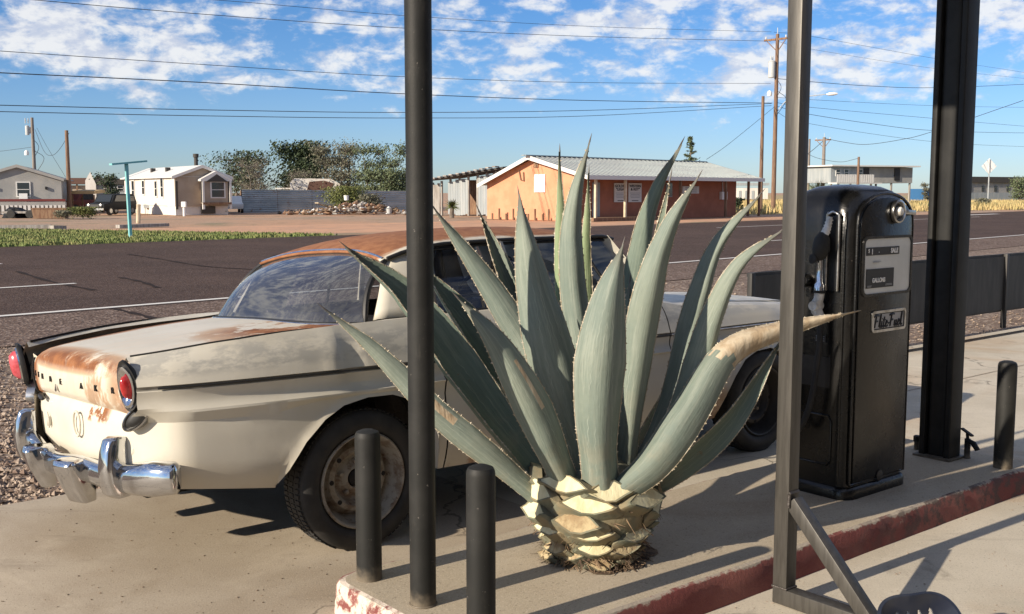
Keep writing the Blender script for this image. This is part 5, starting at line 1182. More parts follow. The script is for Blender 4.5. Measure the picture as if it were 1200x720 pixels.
for x in (.1, 1.65):
    for y in (-.2, 2.3): boxp(t, 'post', 'wood', (x, y, .68), (.09, .09, 1.36))
def vehicle(name, loc, rz, mat, label, cat, kind='suv', sc=1.0):
    t = empty(name, loc, rz, label, cat); t.scale = (sc,) * 3
    prof = {'suv': [(-2.2, .45), (-2.25, .9), (-1.2, 1.02), (-.75, 1.66), (1.75, 1.7), (2.1, 1.05), (2.15, .45)], 'pickup': [(-2.4, .5), (-2.45, .95), (-1.3, 1.08), (-.8, 1.68), (.4, 1.7), (.55, 1.08), (2.5, 1.06), (2.5, .5)]}[kind]
    m = MB(); m.prism([(x, -.85, z) for x, z in prof], (0, 1.7, 0)); bd = m.build('body', mat, t, bevel=.06)
    for y in (-.87, .87):
        x0, x1 = (-.68, 1.6) if kind == 'suv' else (-.7, .32); m = MB(); m.prism([(x0 - .25, y - .01, 1.1), (x1 + .15, y - .01, 1.1), (x1, y - .01, 1.58), (x0 + .05, y - .01, 1.58)], (0, .02, 0)); m.build('side_window', 'windowglass', t, smooth=0)
    m = MB(); m.prism([(-1.21, -.68, 1.06), (-1.21, .68, 1.06), (-.80, .62, 1.6), (-.80, -.62, 1.6)], (-.03, 0, .015)); m.build('windscreen', 'windowglass', t, smooth=0)
    for y in (-.55, .55): m = MB(); m.lathe([(.12, 0), (.12, .05), (.09, .06)], 12, (-2.24, y, .78), Matrix(((0, 0, -1), (0, 1, 0), (1, 0, 0)))); m.build('headlight', 'chromedull', t)
    boxp(t, 'bumper', 'chromedull', (-2.3, 0, .5), (.12, 1.6, .16)); boxp(t, 'grille', 'ink', (-2.25, 0, .76), (.06, .8, .2))
    for x in (-1.45, 1.4):
        for y in (-.78, .78):
            m = MB(); m.lathe([(.2, -.1), (.34, -.11), (.36, 0), (.34, .11), (.2, .1)], 18, (x, y, .36), Matrix(((1, 0, 0), (0, 0, 1), (0, 1, 0)))); wh = m.build('wheel', 'rubber', t); m = MB(); m.lathe([(.19, -.13), (.19, .13)], 12, (x, y, .36), Matrix(((1, 0, 0), (0, 0, 1), (0, 1, 0)))); m.build('rim', 'chromedull', wh)
    return t
vehicle('parked_truck', flat(97, 84), R_(60), 'carred', 'dull red pickup truck parked under the tan carport roof', 'truck', 'pickup', .9)
vehicle('parked_jeep', flat(131, 74), R_(75), 'cardark', 'dark boxy off road vehicle parked beside the white mobile home', 'jeep', 'suv', .85)
vehicle('parked_truck', flat(272, 82), R_(110), 'carwhite', 'white pickup nose showing between mobile home and tin fence', 'truck', 'pickup', .75)
vehicle('parked_truck', flat(76, 92), R_(70), 'carwhite', 'pale pickup in shade behind the wooden utility pole', 'truck', 'pickup', .8)
# clutter in front of the left trailers
def lump(name, loc, r, mat, label, cat, sq=.6, n=3):
    bm = bmesh.new(); bmesh.ops.create_icosphere(bm, subdivisions=n, radius=r); sd = rb.random() * 40
    for v in bm.verts: v.co *= 1 + .35 * mnoise.noise(v.co / r * 1.6 + Vector((sd, 0, 0))); v.co.z *= sq; v.co.z = max(v.co.z, -.05)
    me = bpy.data.meshes.new(name); bm.to_mesh(me); bm.free(); me.materials.append(MT[mat]); o = bpy.data.objects.new(name, me); COL.objects.link(o); o.location = loc; return tag(o, label, cat)
lump('tarp_heap', flat(18, 66), .75, 'cardark', 'black tarpaulin heap on a flat trailer by the left edge', 'heap', .9)
p = flat(10, 65.5); t = empty('flat_trailer', p, R_(4), 'low flat utility trailer under the black tarpaulin heap', 'trailer'); boxp(t, 'bed', 'weathered', (.9, 0, .34), (2.4, 1.0, .12))
for x in (.3, 1.4): m = MB(); m.lathe([(.24, -.08), (.24, .08)], 14, (x, -.55, .24), Matrix(((1, 0, 0), (0, 0, 1), (0, 1, 0)))); m.build('wheel', 'rubber', t)
p = flat(38, 64); t = empty('rusty_trough', p, R_(5), 'long rusty metal trough lying in the weeds', 'trough'); 
m = MB(); m.loft([[Vector((x * k, y * k, z)) + Vector((1.0, 0, 0)) for x, y in ((-1.0, -.35), (1.0, -.35), (1.0, .35), (-1.0, .35))] for k, z in ((.9, 0), (1, .62), (.93, .62), (.85, .06))], cap=True); m.build('tub', 'carred' if 0 else 'wood', t, smooth=0); m = MB(); m.box((1.0, 0, .60), (2.06, .76, .05)); m.build('rim', 'wood', t, smooth=0)
p = gr(162, 262); m = MB(); m.tube([p, p + Vector((.05, 0, .95))], .11, 8); tag(m.build('fence_post', 'paleplank', origin=p), 'short leaning wooden post beside the teal sign post', 'post')
p = gr(216, 253.5); t = empty('white_standpipe', p, 0, 'short white pipe with box in front of the mobile home bay', 'standpipe'); m = MB(); m.lathe([(.09, 0), (.09, .62)], 10); m.build('pipe', 'whitepaint', t); boxp(t, 'cap_box', 'whitepaint', (0, 0, .76), (.3, .26, .36), .03)
for px, Y, mt, lb in ((166, 80, 'ink', 'black grill standing against the long white mobile home'), (178, 78, 'insul', 'grey cart in front of the long white mobile home')):
    t = empty('yard_cart', flat(px, Y), .3, lb, 'cart'); boxp(t, 'tray', mt, (0, 0, .55), (1.2, .6, .25)); [boxp(t, 'leg', mt, (x, y, .22), (.06, .06, .44)) for x in (-.5, .5) for y in (-.22, .22)]; boxp(t, 'lid', mt, (.1, .1, .8), (.8, .5, .25), .05)
p = gr(153, 279); t = empty('teal_sign_post', p, R_(40), 'teal painted T shaped post at the road edge grass', 'sign post')
zt = hgt(192, p.y); m = MB(); m.bar((0, 0, 0), (-.05, 0, zt), .11, .11, (1, 0, 0)); m.build('post', 'teal', t, bevel=.02, smooth=0); m = MB(); m.box((.02, 0, zt + .03), (1.2, .28, .06), Matrix.Rotation(R_(-6), 3, 'Y')); m.build('head', 'teal', t, smooth=0); m = MB(); m.box((-.15, 0, -.02), (.4, .4, .08)); m.build('foot', 'whitepaint', t, smooth=0)
for k, (a, c) in enumerate((((-5, 268.5), (60, 268)), ((75, 268.5), (60, 269)), ((138, 267.5), (196, 266)))):
    m = MB(); m.bar(gr(*a) + Vector((0, 0, .07)), gr(*c) + Vector((0, 0, .09)), .35, .14); tag(m.build('railway_sleeper', 'weathered', origin=gr(*a), smooth=0), ['long dark timber lying at the grass edge far left', 'short timber end at the grass edge left of the bush', 'pale timber lying behind the teal post'][k], 'timber')
# corrugated tin fence with junk in front
A, B = gr(284, 249.5), gr(478, 247.3); t = empty('tin_fence', A, math.atan2(B.y - A.y, B.x - A.x), 'long corrugated tin fence with rust streaks below the trees', 'fence'); Lf = (B - A).length
k = 5
for i in range(k):
    x0, x1 = Lf * i / k, Lf * (i + 1) / k - .03; m = MB(); rows = []
    for r in range(49):
        z = 1.75 * r / 48 + rb.uniform(-.0, .0); rows.append([Vector((lerp(x0, x1, j / 2), .03 * math.sin(r * math.pi / 2.0), z - .02 * i)) for j in range(3)])
    m.grid(rows); m.build('tin_sheet', 'corrugated', t, smooth=80)
for i in range(k + 1): boxp(t, 'post', 'wood', (Lf * i / k, .14, .85), (.12, .12, 1.7))
P = flat(340, 96); t = empty('wrecked_camper', P, R_(10), 'torn pale camper shell showing above the tin fence', 'camper'); m = MB(); m.prism([(0, 0, 0), (4.4, 0, 0), (4.4, 0, 2.3), (3.6, 0, 2.75), (.4, 0, 2.8), (0, 0, 2.4)], (0, 2.2, 0)); m.build('shell', 'whitewall', t, smooth=0); m = MB(); m.prism([(1.3, -.04, 1.2), (3.3, -.04, 1.5), (3.9, -.04, 2.35), (3.0, -.04, 2.6), (1.7, -.04, 2.5)], (0, .03, 0)); m.build('torn_opening', 'brownroof', t, smooth=0)
P = flat(326, 97); t = empty('pale_hut', P, R_(10), 'small pale hut with pink wall left of the wrecked camper', 'hut'); boxp(t, 'wall', 'tanwall', (.5, .8, .9), (1.2, 1.6, 1.8)); boxp(t, 'roof', 'whitetrim', (.5, .8, 1.9), (1.5, 1.9, .12))
def plank(a, b, w, h, mat, label):
    m = MB(); m.bar(a, b, w, h); tag(m.build('plank', mat, origin=a, smooth=0), label, 'plank', 'planks on the rubbish heap')
plank(at(371, 238, 76), gr(402, 248), .25, .08, 'paleplank', 'long pale plank leaning across the rubbish heap')
plank(gr(386, 250.5) + Vector((0, 0, .1)), at(408, 244, 75), .4, .06, 'whitepaint', 'white board lying flat in front of the heap')
plank(at(380, 247, 75), gr(368, 252) + Vector((0, 0, .05)), .2, .08, 'weathered', 'dark short plank at the front of the heap')
plank(gr(400, 251) + Vector((0, 0, .08)), at(428, 246, 75), .3, .1, 'weathered', 'grey board at the right of the heap')
plank(gr(377, 251.6) + Vector((0, 0, .06)), gr(399, 252) + Vector((0, 0, .08)), .7, .05, 'bluegrey', 'blue grey sheet lying flat on the ground at the heap')
def rub(b, p, i):
    r = rb.uniform(.06, .26); k = rb.randint(0, 1); h = p.z; vs = [p + Vector((x * r * rb.uniform(.7, 1.5), y * r, z * r * .8 + r * .3)) for x, y, z in OCT]; b.add(vs, OF, rb.choice((0, 0, 0, 1, 1, 2, 2, 4 if rb.random() < .5 else 3)))
m = MB()
for i in range(420):
    px = rb.gauss(395, 38); 
    if not 320 < px < 475: continue
    Y = rb.uniform(74, 82); p = flat(px, Y); p.z = max(0, rb.uniform(0, .75) * math.exp(-((px - 420) / 45) ** 2)); rub(m, p, i)
tag(m.build('rubble', ['wood', 'weathered', 'fibre', 'whitepaint', 'tanwall'], smooth=0), kind='stuff')
for px, py, Y, mt, lb in ((406, 232.5, 79, 'whitepaint', 'white plastic bucket on top of the rubbish heap'), (375, 251, 76, 'whitepaint', 'white bucket lying at the left foot of the heap'), (456, 248, 75, 'insul', 'pale tub right of the rubbish heap')):
    p = at(px, py, Y); m = MB(); m.lathe([(.16, 0), (.2, .34), (.21, .36), (.19, .36), (.15, .03)], 14); o = m.build('bucket', mt); o.location = (p.x, p.y, max(0, p.z - .15)); tag(o, lb, 'bucket')

# ---- vegetation
def tree(name, px, Y, top, wid, mat, label, cat='tree', base=0.0, n=1500, leaf=.26, bare=.0, seed=1, group=None, lean=0, dens=1.0, spread=1.0):
    r = random.Random(seed); p = flat(px, Y); H = hgt(top, Y); t = empty(name, p, 0, label, cat, group); hw = wid / 2 / FPX * Y
    tr = MB(); tips = []
    stems = 3 if H > 3 else 4
    for s_ in range(stems):
        a = r.uniform(0, 6.28); q = [Vector((0, 0, 0))]; d = Vector((math.cos(a) * .25 * spread + lean, math.sin(a) * .25 * spread, 1))
        for i in range(4): q.append(q[-1] + d * (H * .20) + Vector((r.uniform(-1, 1), r.uniform(-1, 1), 0)) * H * .03); d += Vector((r.uniform(-.3, .3), r.uniform(-.3, .3), 0)) * spread
        R0 = H * .028 / stems ** .3; tr.tube(q, [R0, R0 * .8, R0 * .6, R0 * .4, R0 * .15], 6); 
        for i in range(1, 5):
            for _ in range(5):
                b = r.uniform(0, 6.28); e = r.uniform(.25, .8); L_ = hw * r.uniform(.5, 1.05) * (1.1 - .15 * i); o = q[i] + Vector((math.cos(b), math.sin(b), 0)) * L_ * math.cos(e) + Vector((0, 0, L_ * math.sin(e) * (.5 if i > 3 else .8)))
                mid = q[i].lerp(o, .5) + Vector((0, 0, .1 * L_)); tr.tube([q[i], mid, o], [R0 * .35, R0 * .22, R0 * .06], 5); tips += [mid, o, q[i].lerp(o, .75)]
                for _k in range(2 + int(bare * 8)):
                    oo = mid.lerp(o, r.random()) + Vector((r.uniform(-1, 1), r.uniform(-1, 1), r.uniform(-.3, 1))) * hw * .28; tr.tube([mid.lerp(o, .4), oo], [R0 * .12, R0 * .03], 4, cap=False)
                    if r.random() < .6: tips.append(oo)
    tr.build('trunk', 'bark' if bare < .5 else 'twig', t, smooth=60)
    cr = MB(); tips = [q for q in tips if q.z > base]
    for i in range(int(n * dens * 3.2)):
        c = r.choice(tips); g = hw * (.13 if i % 3 else .22); q = c + Vector((r.gauss(0, g), r.gauss(0, g), r.gauss(0, g * .8)))
        if q.z < base or q.z > H * 1.02: continue
        nrm = Vector((r.gauss(0, 1), r.gauss(0, 1), r.gauss(0, 1) + .4)).normalized(); u = nrm.orthogonal().normalized(); v = nrm.cross(u); s = leaf * r.uniform(.4, .95)
        cr.add([q - u * s * .5, q + v * s * .28, q + u * s * .5, q - v * s * .28], [(0, 1, 2, 3)])
    cr.build('crown', mat, t, smooth=0, recalc=False); return t
GT = 'trees beyond the tin fence'
tree('yard_tree', 283, 98, 178, 84, 'fol_dark', 'dark leafy tree with drooping bare twigs beside the white mobile home', n=1300, leaf=.34, bare=.7, seed=3, base=1.0, group=GT)
tree('bare_tree', 302, 92, 186, 60, 'fol_olive', 'mostly bare grey tree in front of the dark leafy one', n=450, leaf=.22, bare=1.0, seed=5, base=.6, group=GT)
tree('yard_tree', 362, 104, 166, 74, 'fol_dark', 'dense dark green round tree behind the wrecked camper', n=3600, leaf=.42, seed=8, base=1.2, group=GT)
tree('yard_tree', 352, 97, 198, 46, 'fol_olive', 'low grey leafless bush tree left of the camper roof', n=350, leaf=.2, bare=1.0, seed=9, group=GT)
tree('yard_tree', 399, 98, 163, 52, 'fol_olive', 'tall olive grey feathery tree right of the dense dark tree', n=2600, leaf=.26, bare=.5, seed=12, base=1.0, group=GT)
tree('yard_tree', 436, 96, 164, 50, 'fol_green', 'tall light green feathery tree with open branches', n=1700, leaf=.28, bare=.4, seed=14, base=1.2, group=GT)
tree('yard_tree', 462, 92, 196, 56, 'fol_green', 'rounded green tree partly behind the round black pole', n=1800, leaf=.3, seed=17, base=.5, group=GT)
tree('yard_tree', 130, 92, 201, 28, 'fol_dark', 'small thin dark tree in front of the blue grey house', n=330, leaf=.3, bare=.3, seed=19, base=1.3)
def conifer(px, Y, top, wid, label):
    r = random.Random(5); p = flat(px, Y); H = hgt(top, Y); hw = wid / 2 / FPX * Y; t = empty('conifer', p, 0, label, 'tree'); m = MB(); m.tube([(0, 0, 0), (.06, 0, H * .6), (0, 0, H)], [.14, .08, .015], 8); cr = MB()
    for i in range(95):
        z = H * r.uniform(.45, .99); L = hw * (1.05 - (z / H - .45) / .58) * r.uniform(.45, 1.1); a = r.uniform(0, 6.28); o = Vector((0, 0, z)); e = o + Vector((math.cos(a) * L, math.sin(a) * L, L * r.uniform(.0, .45))); m.tube([o, e], [.025, .006], 4, cap=False)
        for k in range(16):
            q = o.lerp(e, r.uniform(.15, 1.05)); d = Vector((r.gauss(0, 1), r.gauss(0, 1), r.gauss(0, .7))).normalized() * .2; s_ = d.orthogonal().normalized() * .06; cr.add([q - s_, q + s_, q + d], [(0, 1, 2)])
    m.build('trunk', 'bark', t); cr.build('crown', 'fol_green', t, smooth=0, recalc=False)
conifer(808, 92, 160, 30, 'narrow conifer rising behind the galvanised roof')
tree('field_tree', 1196, 140, 207, 30, 'fol_green', 'small green tree before the long grey trailer', n=700, leaf=.3, seed=27)
tree('field_tree', 1085, 150, 213, 14, 'fol_olive', 'tiny grey green tree beside the blue tarp fence', n=260, leaf=.3, seed=28)
tree('scrub_bush', 404, 81, 219, 62, 'fol_weed', 'yellow green scrub bush growing over the rubbish heap', 'bush', n=1700, leaf=.2, seed=31, group='scrub bushes')
tree('scrub_bush', 436, 80, 228, 36, 'fol_olive', 'grey green scrub right of the yellow green bush', 'bush', n=600, leaf=.2, seed=33, group='scrub bushes')
tree('scrub_bush', 96, 63, 243, 42, 'fol_weed', 'low green weed clump in front of the parked vehicles', 'bush', n=1500, leaf=.13, seed=35, group='scrub bushes')
tree('scrub_bush', 72, 62, 247, 24, 'fol_olive', 'dry grey weed clump beside the rusty trough', 'bush', n=600, leaf=.12, seed=36, group='scrub bushes')
tree('scrub_bush', 258, 75, 247, 18, 'fol_weed', 'small weed clump at the corner of the mobile home', 'bush', n=420, leaf=.13, seed=37, group='scrub bushes')
tree('scrub_bush', 868, 78, 231, 12, 'fol_dark', 'dark shrub at the right end of the orange building', 'bush', n=500, leaf=.2, seed=38, group='scrub bushes')
tree('scrub_bush', 1152, 108, 233, 20, 'fol_olive', 'olive weed clump at the foot of the diamond sign', 'bush', n=600, leaf=.24, seed=39, group='scrub bushes')
def yucca(px, Y, top, wid, label):
    p = flat(px, Y); t = empty('yucca', p, 0, label, 'yucca'); H = hgt(top, Y); hw = wid / 2 / FPX * Y
    m = MB(); m.tube([(0, 0, 0), (.05, 0, H * .62)], [.16, .12], 8); m.build('trunk', 'bark', t); m = MB()
    for i in range(170):
        a = rb.uniform(0, 6.28); e = rb.uniform(-.5, 1.45); d = Vector((math.cos(a) * math.cos(e), math.sin(a) * math.cos(e), math.sin(e))); c = Vector((.05, 0, H * .6)); L_ = hw * rb.uniform(.7, 1.05); s_ = d.orthogonal().normalized() * .03
        m.add([c - s_, c + s_, c + d * L_ + Vector((0, 0, -.1 * L_))], [(0, 1, 2)])
    m.build('leaves', 'fol_weed', t, smooth=0, recalc=False)
yucca(957, 70, 206, 40, 'spiky yucca beyond the road behind the black fuel pump'); yucca(529, 66, 233, 22, 'spiky yucca in front of the weathered shed')

# ---- right background
P = flat(973, 112); Q = flat(1069, 116); t = empty('raised_house', P, math.atan2(Q.y - P.y, Q.x - P.x), 'grey two part house raised on posts with a white balcony', 'house'); Lh = (Q - P).length; z0, z1 = hgt(214.5, 113), hgt(196, 113)
boxp(t, 'wall', 'bluegrey', (Lh * .22, 3, (z0 + z1) / 2), (Lh * .44, 6, z1 - z0)); boxp(t, 'wall', 'greywall', (Lh * .72, 3, (z0 + z1) / 2), (Lh * .56 - .02, 5.9, z1 - z0)); boxp(t, 'roof', 'whitetrim', (Lh / 2, 2.8, z1 + .12), (Lh + .8, 7, .14))
for x in (.08, .18, .35): window(t, (Lh * x, -.03, z0 + 1.05), .55, .75)
for x in (.42, .80): boxp(t, 'opening', 'ink', (Lh * x, -.03, (z0 + z1) / 2 + .1), (.7, .08, (z1 - z0) * .8))
m = MB(); [m.box((Lh * .26 - Lh * .28 + i * .28, -1.4, z0 + .42), (.2, .05, .85)) for i in range(17)]; m.build('balcony_rail', 'whitetrim', t, smooth=0); boxp(t, 'balcony', 'whitetrim', (Lh * .24, -.7, z0 - .05), (Lh * .54, 1.4, .1))
for x in (.02, .25, .5, .75, .98):
    for y in (.2, 5.5): boxp(t, 'stilt', 'weathered', (Lh * x, y, z0 / 2), (.16, .16, z0))
P = flat(1128, 152); Q = flat(1225, 160); t = empty('long_grey_trailer', P, math.atan2(Q.y - P.y, Q.x - P.x), 'long grey trailer building with dark roof beyond the dry field', 'trailer'); Lh = (Q - P).length
boxp(t, 'wall', 'greywall', (Lh / 2, 2, 1.5), (Lh, 4, 2.9)); boxp(t, 'roof', 'darkroof', (Lh / 2, 2, 3.35), (Lh + .4, 4.6, .85)); boxp(t, 'skirting', 'bluegrey', (Lh / 2, -.04, .75), (Lh, .06, 1.5))
for i in range(5): window(t, (1.5 + i * 2.6, -.05, 2.1), .5, .8, frame_m='ink')
m = MB(); m.box((1.9, 1.2, 4.35), (.1, .8, 1.0), Matrix.Rotation(R_(35), 3, 'Y')); m.build('satellite_dish', 'darkroof', t)
A, B = flat(1066, 150), flat(1096, 150); t = empty('blue_tarp_fence', A, 0, 'blue tarpaulin fence beyond the dry field', 'fence'); boxp(t, 'sheet', 'blueplastic', ((B - A).length / 2, 0, 1.2), ((B - A).length, .05, 1.7)); [boxp(t, 'post', 'wood', (x, .06, 1.0), (.1, .1, 2.0)) for x in (0, (B - A).length / 2, (B - A).length)]
A, B = flat(862, 150), flat(900, 150); t = empty('pale_sheds', A, 0, 'row of pale sheds behind a wire fence right of the orange building', 'shed'); boxp(t, 'wall', 'whitewall', (2.2, 1, 1.4), (4.6, 2, 1.5)); boxp(t, 'roof', 'bluegrey', (2.2, 1, 2.7), (4.9, 2.3, .35)); [boxp(t, 'door', 'bluegrey', (.6 + .9 * i, -.03, 1.2), (.35, .06, 1.2)) for i in range(4)]
p = flat(1158, 108); t = empty('road_sign', p, R_(5), 'back of a pale diamond road sign on a thin post in the dry field', 'sign'); zc = hgt(195, 108); m = MB(); m.bar((0, 0, 0), (0, 0, zc + .7), .08, .08, (1, 0, 0)); m.build('post', 'insul', t, smooth=0); m = MB(); m.box((0, .06, zc), (1.12, .03, 1.12), Matrix.Rotation(R_(45), 3, 'Y')); m.build('plate', 'whitepaint', t, smooth=0)

# ---- utility poles and wires
def upole(px, Y, top, mat, label, r=.14, arm=None, lean=0.0, transformer=None, ts=1.0, grp='utility poles across the highway'):
    p = flat(px, Y); H = hgt(top, Y); t = empty('utility_pole', p, R_(46), label, 'utility pole', grp)
    m = MB(); m.tube([(0, 0, 0), (lean, 0, H)], [r * 1.15, r * .8], 10); m.build('mast', mat, t)
    if arm:
        boxp(t, 'crossarm', 'wood', (lean, .15, H - arm), (.12, 1.9, .14)); m = MB(); [m.lathe([(.05, 0), (.07, .1), (.03, .2)], 8, (lean, y, H - arm + .07)) for y in (-.7, 0.0, .95)]; m.build('insulator', 'insul', t)
        m = MB(); m.bar((lean, .1, H - arm - .8), (lean, .85, H - arm - .1), .05, .05); m.bar((lean, -.1, H - arm - .8), (lean, -.65, H - arm - .1), .05, .05); m.build('arm_brace', 'wood', t); m = MB(); m.tube([(lean, 0, H), (lean, 0, H + .45)], .03, 6); m.build('top_pin', 'insul', t)
    if transformer:
        z = H - transformer; o = Vector((-.32, .22, z)); m = MB(); m.lathe([(a_ * ts, b_ * ts) for a_, b_ in ((.24, -.62), (.26, -.5), (.26, .5), (.28, .52), (.22, .6), (.05, .66))], 18, o); tr = m.build('transformer', 'insul', t); m = MB(); [m.lathe([(.05, .55), (.035, .7), (.05, .74), (.03, .95)], 8, o + Vector((a, b, 0))) for a, b in ((.1, 0), (-.1, .05))]; m.build('bushing', 'insul', tr); boxp(t, 'bracket', 'insul', (-.12, .1, z), (.2, .1, .5))
        m = MB(); m.lathe([(.16, -.2), (.18, .0), (.12, .15), (.03, .2)], 12, (-.42, .3, z - 1.75)); m.build('equipment_box', 'whitepaint', t)
        m = MB(); m.tube(crom([(.0, .1, z - .6), (.35, -.2, z - 1.3), (.05, .1, z - 2.2)], 6), .02, 5); m.tube(crom([(.05, -.1, z - 1.6), (.6, -.5, z - 2.2), (.1, 0, z - 3.4)], 6), .02, 5); m.build('cable_loop', 'wire', t)
    return t
YP = 80.6
upole(906.5, YP, 40, 'polewood', 'tall brown utility pole with crossarm and grey transformer', .155, .38, 0, 2.55)
upole(891.5, 77.5, 113, 'polewood', 'plain shorter brown pole beside the transformer pole', .13)
upole(964, 120, 161, 'polegrey', 'grey pole between the steel frame and the raised house', .2, .3)
upole(1005, 108, 184, 'polewood', 'short dark pole in front of the raised house', .14)
upole(41.5, 86, 138, 'polegrey', 'grey pole with small transformer behind the grey mobile home', .14, None, 0, 1.0, .6)
upole(81, 79, 153, 'polewood', 'brown pole standing before the red truck and carport', .15)
upole(947, 130, 163, 'polegrey', 'thin far pole beside the steel frame upright', .14)
# street lamp on its arm
p = flat(906.5, YP); zl = hgt(133, YP); t = empty('street_lamp', p + Vector((0, 0, zl)), 0, 'street lamp on a curved arm fixed to the transformer pole', 'street lamp')
m = MB(); e = at(970, 110.5, YP) - p - Vector((0, 0, zl)); m.tube(crom([(0, 0, 0), (.9, 0, 1.0), (2.2, 0, e.z - .18), (e.x, 0, e.z)], 6), .035, 6); m.build('arm', 'insul', t); m = MB(); m.tube([e + Vector((-.1, 0, -.02)), e + Vector((.1, 0, 0)), e + Vector((.45, 0, .02)), e + Vector((.72, 0, .03))], [.05, .12, .13, .06], 10); m.build('lamp_head', 'whitepaint', t)
PX0 = flat(906.5, YP)
def wY(px): return (PX0.x - PX0.y * (RX.x / RX.y)) / ((px - 600) / FPX / 1.0 - RX.x / RX.y)
def wire(pts, r, label, Yf=wY):
    c = [at(x, y, Yf(x)) for x, y in pts]; 
    if pts[-1][0] >= 1250: c.append(c[-1] + (c[-1] - c[-2]) * 2.5)      # on to the next poles, out of the picture
    if pts[0][0] <= -50: c.insert(0, c[0] + (c[0] - c[1]) * 5)
    c = crom(c, 8); m = MB(); m.tube(c, r, 5, cap=False); return tag(m.build('power_line', 'wire', origin=c[0]), label, 'power line', 'overhead power lines')
wire([(-60, 82), (0, 85.5), (240, 97), (470, 110), (690, 118), (905, 121)], .020, 'thickest dark cable sloping from left to the transformer pole')
wire([(-60, 56), (0, 60), (240, 76), (470, 90), (690, 97), (903, 98)], .013, 'thin cable just above the thickest dark one')
wire([(-60, 122), (0, 123.5), (240, 129), (470, 132), (690, 129.5), (904, 121.5)], .016, 'upper of the two lowest cables crossing to the pole')
wire([(-60, 129), (0, 131), (240, 136), (470, 138.5), (690, 136), (904, 124)], .015, 'lowest cable crossing the sky to the transformer pole')
wire([(-60, -10), (50, 1), (240, 17), (470, 33), (690, 43), (903, 48.5)], .014, 'cable entering at the top left and ending under the crossarm')
wire([(60, -12), (270, 1.5), (480, 19), (700, 31.5), (904, 37.5)], .011, 'highest thin cable reaching the top of the transformer pole')
wire([(907, 38), (952, 43), (1091, 68), (1199, 85), (1260, 96)], .012, 'highest cable running right from the pole top')
wire([(908, 48), (952, 58), (1091, 80), (1199, 92), (1260, 98)], .010, 'faint cable below the highest right hand one')
wire([(907, 92), (950, 96), (1020, 101), (1091, 103), (1199, 99), (1260, 94)], .022, 'thick sagging cable right of the pole with clouds behind')
wire([(907, 114), (950, 117), (1091, 124), (1199, 126), (1260, 126)], .013, 'nearly level cable crossing right of the pole at lamp height')
wire([(907, 120), (950, 126), (1094, 139), (1199, 148), (1260, 152)], .015, 'cable sloping down right below the street lamp')
wire([(907, 124), (948, 134), (1020, 145), (1091, 153), (1199, 156), (1260, 155)], .019, 'darker sagging cable below the lamp to the right')
wire([(907, 130), (948, 145), (1091, 166), (1199, 172), (1260, 173)], .013, 'lowest cable of the right hand bundle')
wire([(965, 162), (990, 167), (1015, 169.5), (1055, 164), (1091, 155), (1199, 118)], .026, 'drooping cable from the grey pole towards the upper right', lambda x: 120 - (x - 965) * .1)
wire([(908, 125), (880, 148), (850, 172), (828, 187)], .014, 'service cable dropping from the pole to the galvanised roof', lambda x: lerp(66, YP, max(0, (x - 828) / 80)))
wire([(965, 165), (955, 174), (945, 182), (930, 195)], .03, 'dark drop cable left of the grey pole', lambda x: 120)
wire([(1005, 186), (985, 190), (960, 186), (945, 180)], .02, 'slack cable between the short dark pole and the frame', lambda x: 112)
wire([(41, 152), (52, 178), (62, 182), (72, 172), (81, 156)], .016, 'drooping cable slung between the two left poles', lambda x: lerp(86, 79, (x - 41) / 40))
wire([(43, 150), (55, 172), (66, 190), (77, 208)], .013, 'cable falling from the grey left pole behind the brown one', lambda x: 86)
wire([(-30, 181), (0, 177.5), (20, 175), (41, 172)], .013, 'faint cable reaching the grey left pole from the picture edge', lambda x: 86)

# ------------------------------------------------------------------ light and sky
SAZ, SEL = R_(180 + 37.4), R_(21.8)                 # where the sun stands
sd_ = Vector((math.cos(SAZ) * math.cos(SEL), math.sin(SAZ) * math.cos(SEL), math.sin(SEL)))
sl = bpy.data.lights.new('sun', 'SUN'); sl.energy = 5.0; sl.angle = R_(.53); sl.color = (1.0, .87, .70)
so = bpy.data.objects.new('sun', sl); COL.objects.link(so); so.rotation_euler = sd_.to_track_quat('Z', 'Y').to_euler(); so.location = (-20, -15, 15)
w = bpy.data.worlds.new('World'); scene.world = w; w.use_nodes = True; t = w.node_tree; t.nodes.clear()
def wn(k, **a):
    o = t.nodes.new(k)
    for x, v in a.items(): setattr(o, x, v)
    return o
lk_ = t.links.new
out = wn('ShaderNodeOutputWorld'); bg = wn('ShaderNodeBackground'); lk_(bg.outputs[0], out.inputs[0]); bg.inputs[1].default_value = .062
sky = wn('ShaderNodeTexSky', sky_type='NISHITA'); sky.sun_disc = False; sky.sun_elevation = SEL; sky.sun_rotation = math.atan2(sd_.x, sd_.y); sky.air_density = 1.0; sky.dust_density = .4; sky.ozone_density = 1.6; sky.altitude = 900
tc = wn('ShaderNodeTexCoord'); sp = wn('ShaderNodeSeparateXYZ'); lk_(tc.outputs['Generated'], sp.inputs[0])
def wm(op, a, b=0.0, clamp=False):
    o = wn('ShaderNodeMath', operation=op, use_clamp=clamp)
    for i, v in enumerate((a, b)):
        if isinstance(v, (int, float)): o.inputs[i].default_value = v
        else: lk_(v, o.inputs[i])
    return o.outputs[0]
def wr(f, a, b):
    o = wn('ShaderNodeMapRange', interpolation_type='SMOOTHSTEP'); lk_(f, o.inputs[0]); o.inputs[1].default_value = a; o.inputs[2].default_value = b; return o.outputs[0]
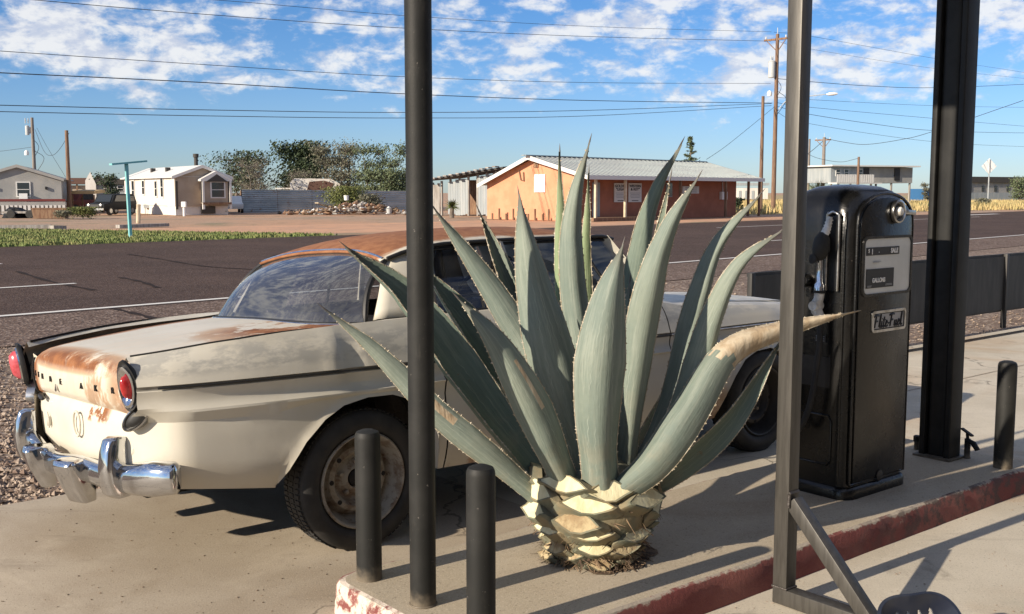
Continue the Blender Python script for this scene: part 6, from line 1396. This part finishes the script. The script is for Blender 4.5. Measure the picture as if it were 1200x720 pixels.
def wnoise(scale, vec, detail=6, rough=.6, loc=(0, 0, 0), msc=(1, 1, 1), dist=0):
    m = wn('ShaderNodeMapping'); lk_(vec, m.inputs[0]); m.inputs['Location'].default_value = loc; m.inputs['Scale'].default_value = msc
    n = wn('ShaderNodeTexNoise'); lk_(m.outputs[0], n.inputs['Vector']); n.inputs['Scale'].default_value = scale; n.inputs['Detail'].default_value = detail; n.inputs['Roughness'].default_value = rough; n.inputs['Distortion'].default_value = dist; return n.outputs[0]
el = sp.outputs[2]
# puffy field of small cloudlets, thicker towards the top of the view
big = wnoise(7.0, tc.outputs['Generated'], 4, .55, (.3, .0, .2), (1, 1, 3.2)); puff = wnoise(27, tc.outputs['Generated'], 9, .60, (1.7, 0, .4), (1, 1, 2.0), .2); fine = wnoise(46, tc.outputs['Generated'], 6, .65, (0, .5, 0), (1, 1, 1.8))
dens = wm('ADD', wm('ADD', wm('MULTIPLY', big, .50), wm('MULTIPLY', puff, .66)), wm('MULTIPLY', fine, .12))
band = wm('MULTIPLY', wr(el, .058, .098), 1.0); band2 = wr(el, .30, .20)
dens = wm('ADD', dens, wm('MULTIPLY', wm('SUBTRACT', band, 1.0), .22))
cl = wr(dens, .575, .745)
vx = wm('DIVIDE', sp.outputs[0], wm('MAXIMUM', el, .02)); 
shade = wnoise(27, tc.outputs['Generated'], 9, .60, (1.7 + .008, 0, .4 - .016), (1, 1, 2.0), .2)
lit = wr(wm('SUBTRACT', puff, shade), -.10, .10)
mc = wn('ShaderNodeMix', data_type='RGBA'); lk_(lit, mc.inputs[0]); mc.inputs[6].default_value = (6.9, 7.3, 8.4, 1); mc.inputs[7].default_value = (10.2, 10.1, 9.9, 1)
# deepen the blue of the clear sky
hs = wn('ShaderNodeHueSaturation'); lk_(sky.outputs[0], hs.inputs['Color']); hs.inputs['Saturation'].default_value = 1.12; hs.inputs['Hue'].default_value = .5; hs.inputs['Value'].default_value = 1.0
tn = wn('ShaderNodeMix', data_type='RGBA'); lk_(wr(el, .0, .20), tn.inputs[0]); tn.inputs[6].default_value = (.74, .93, 1.40, 1); tn.inputs[7].default_value = (.60, .93, 1.36, 1)
ml = wn('ShaderNodeMix', data_type='RGBA', blend_type='MULTIPLY'); ml.inputs[0].default_value = 1; lk_(hs.outputs[0], ml.inputs[6]); lk_(tn.outputs[2], ml.inputs[7])
mx = wn('ShaderNodeMix', data_type='RGBA'); lk_(wm('MULTIPLY', cl, .84), mx.inputs[0]); lk_(ml.outputs[2], mx.inputs[6]); lk_(mc.outputs[2], mx.inputs[7]); lk_(mx.outputs[2], bg.inputs[0])
vs_ = scene.view_settings; vs_.view_transform = 'Standard'; vs_.look = 'None'; vs_.gamma = 1; vs_.use_curve_mapping = False; vs_.exposure = 0.62
scene.cycles.max_bounces = 8; scene.cycles.transparent_max_bounces = 12
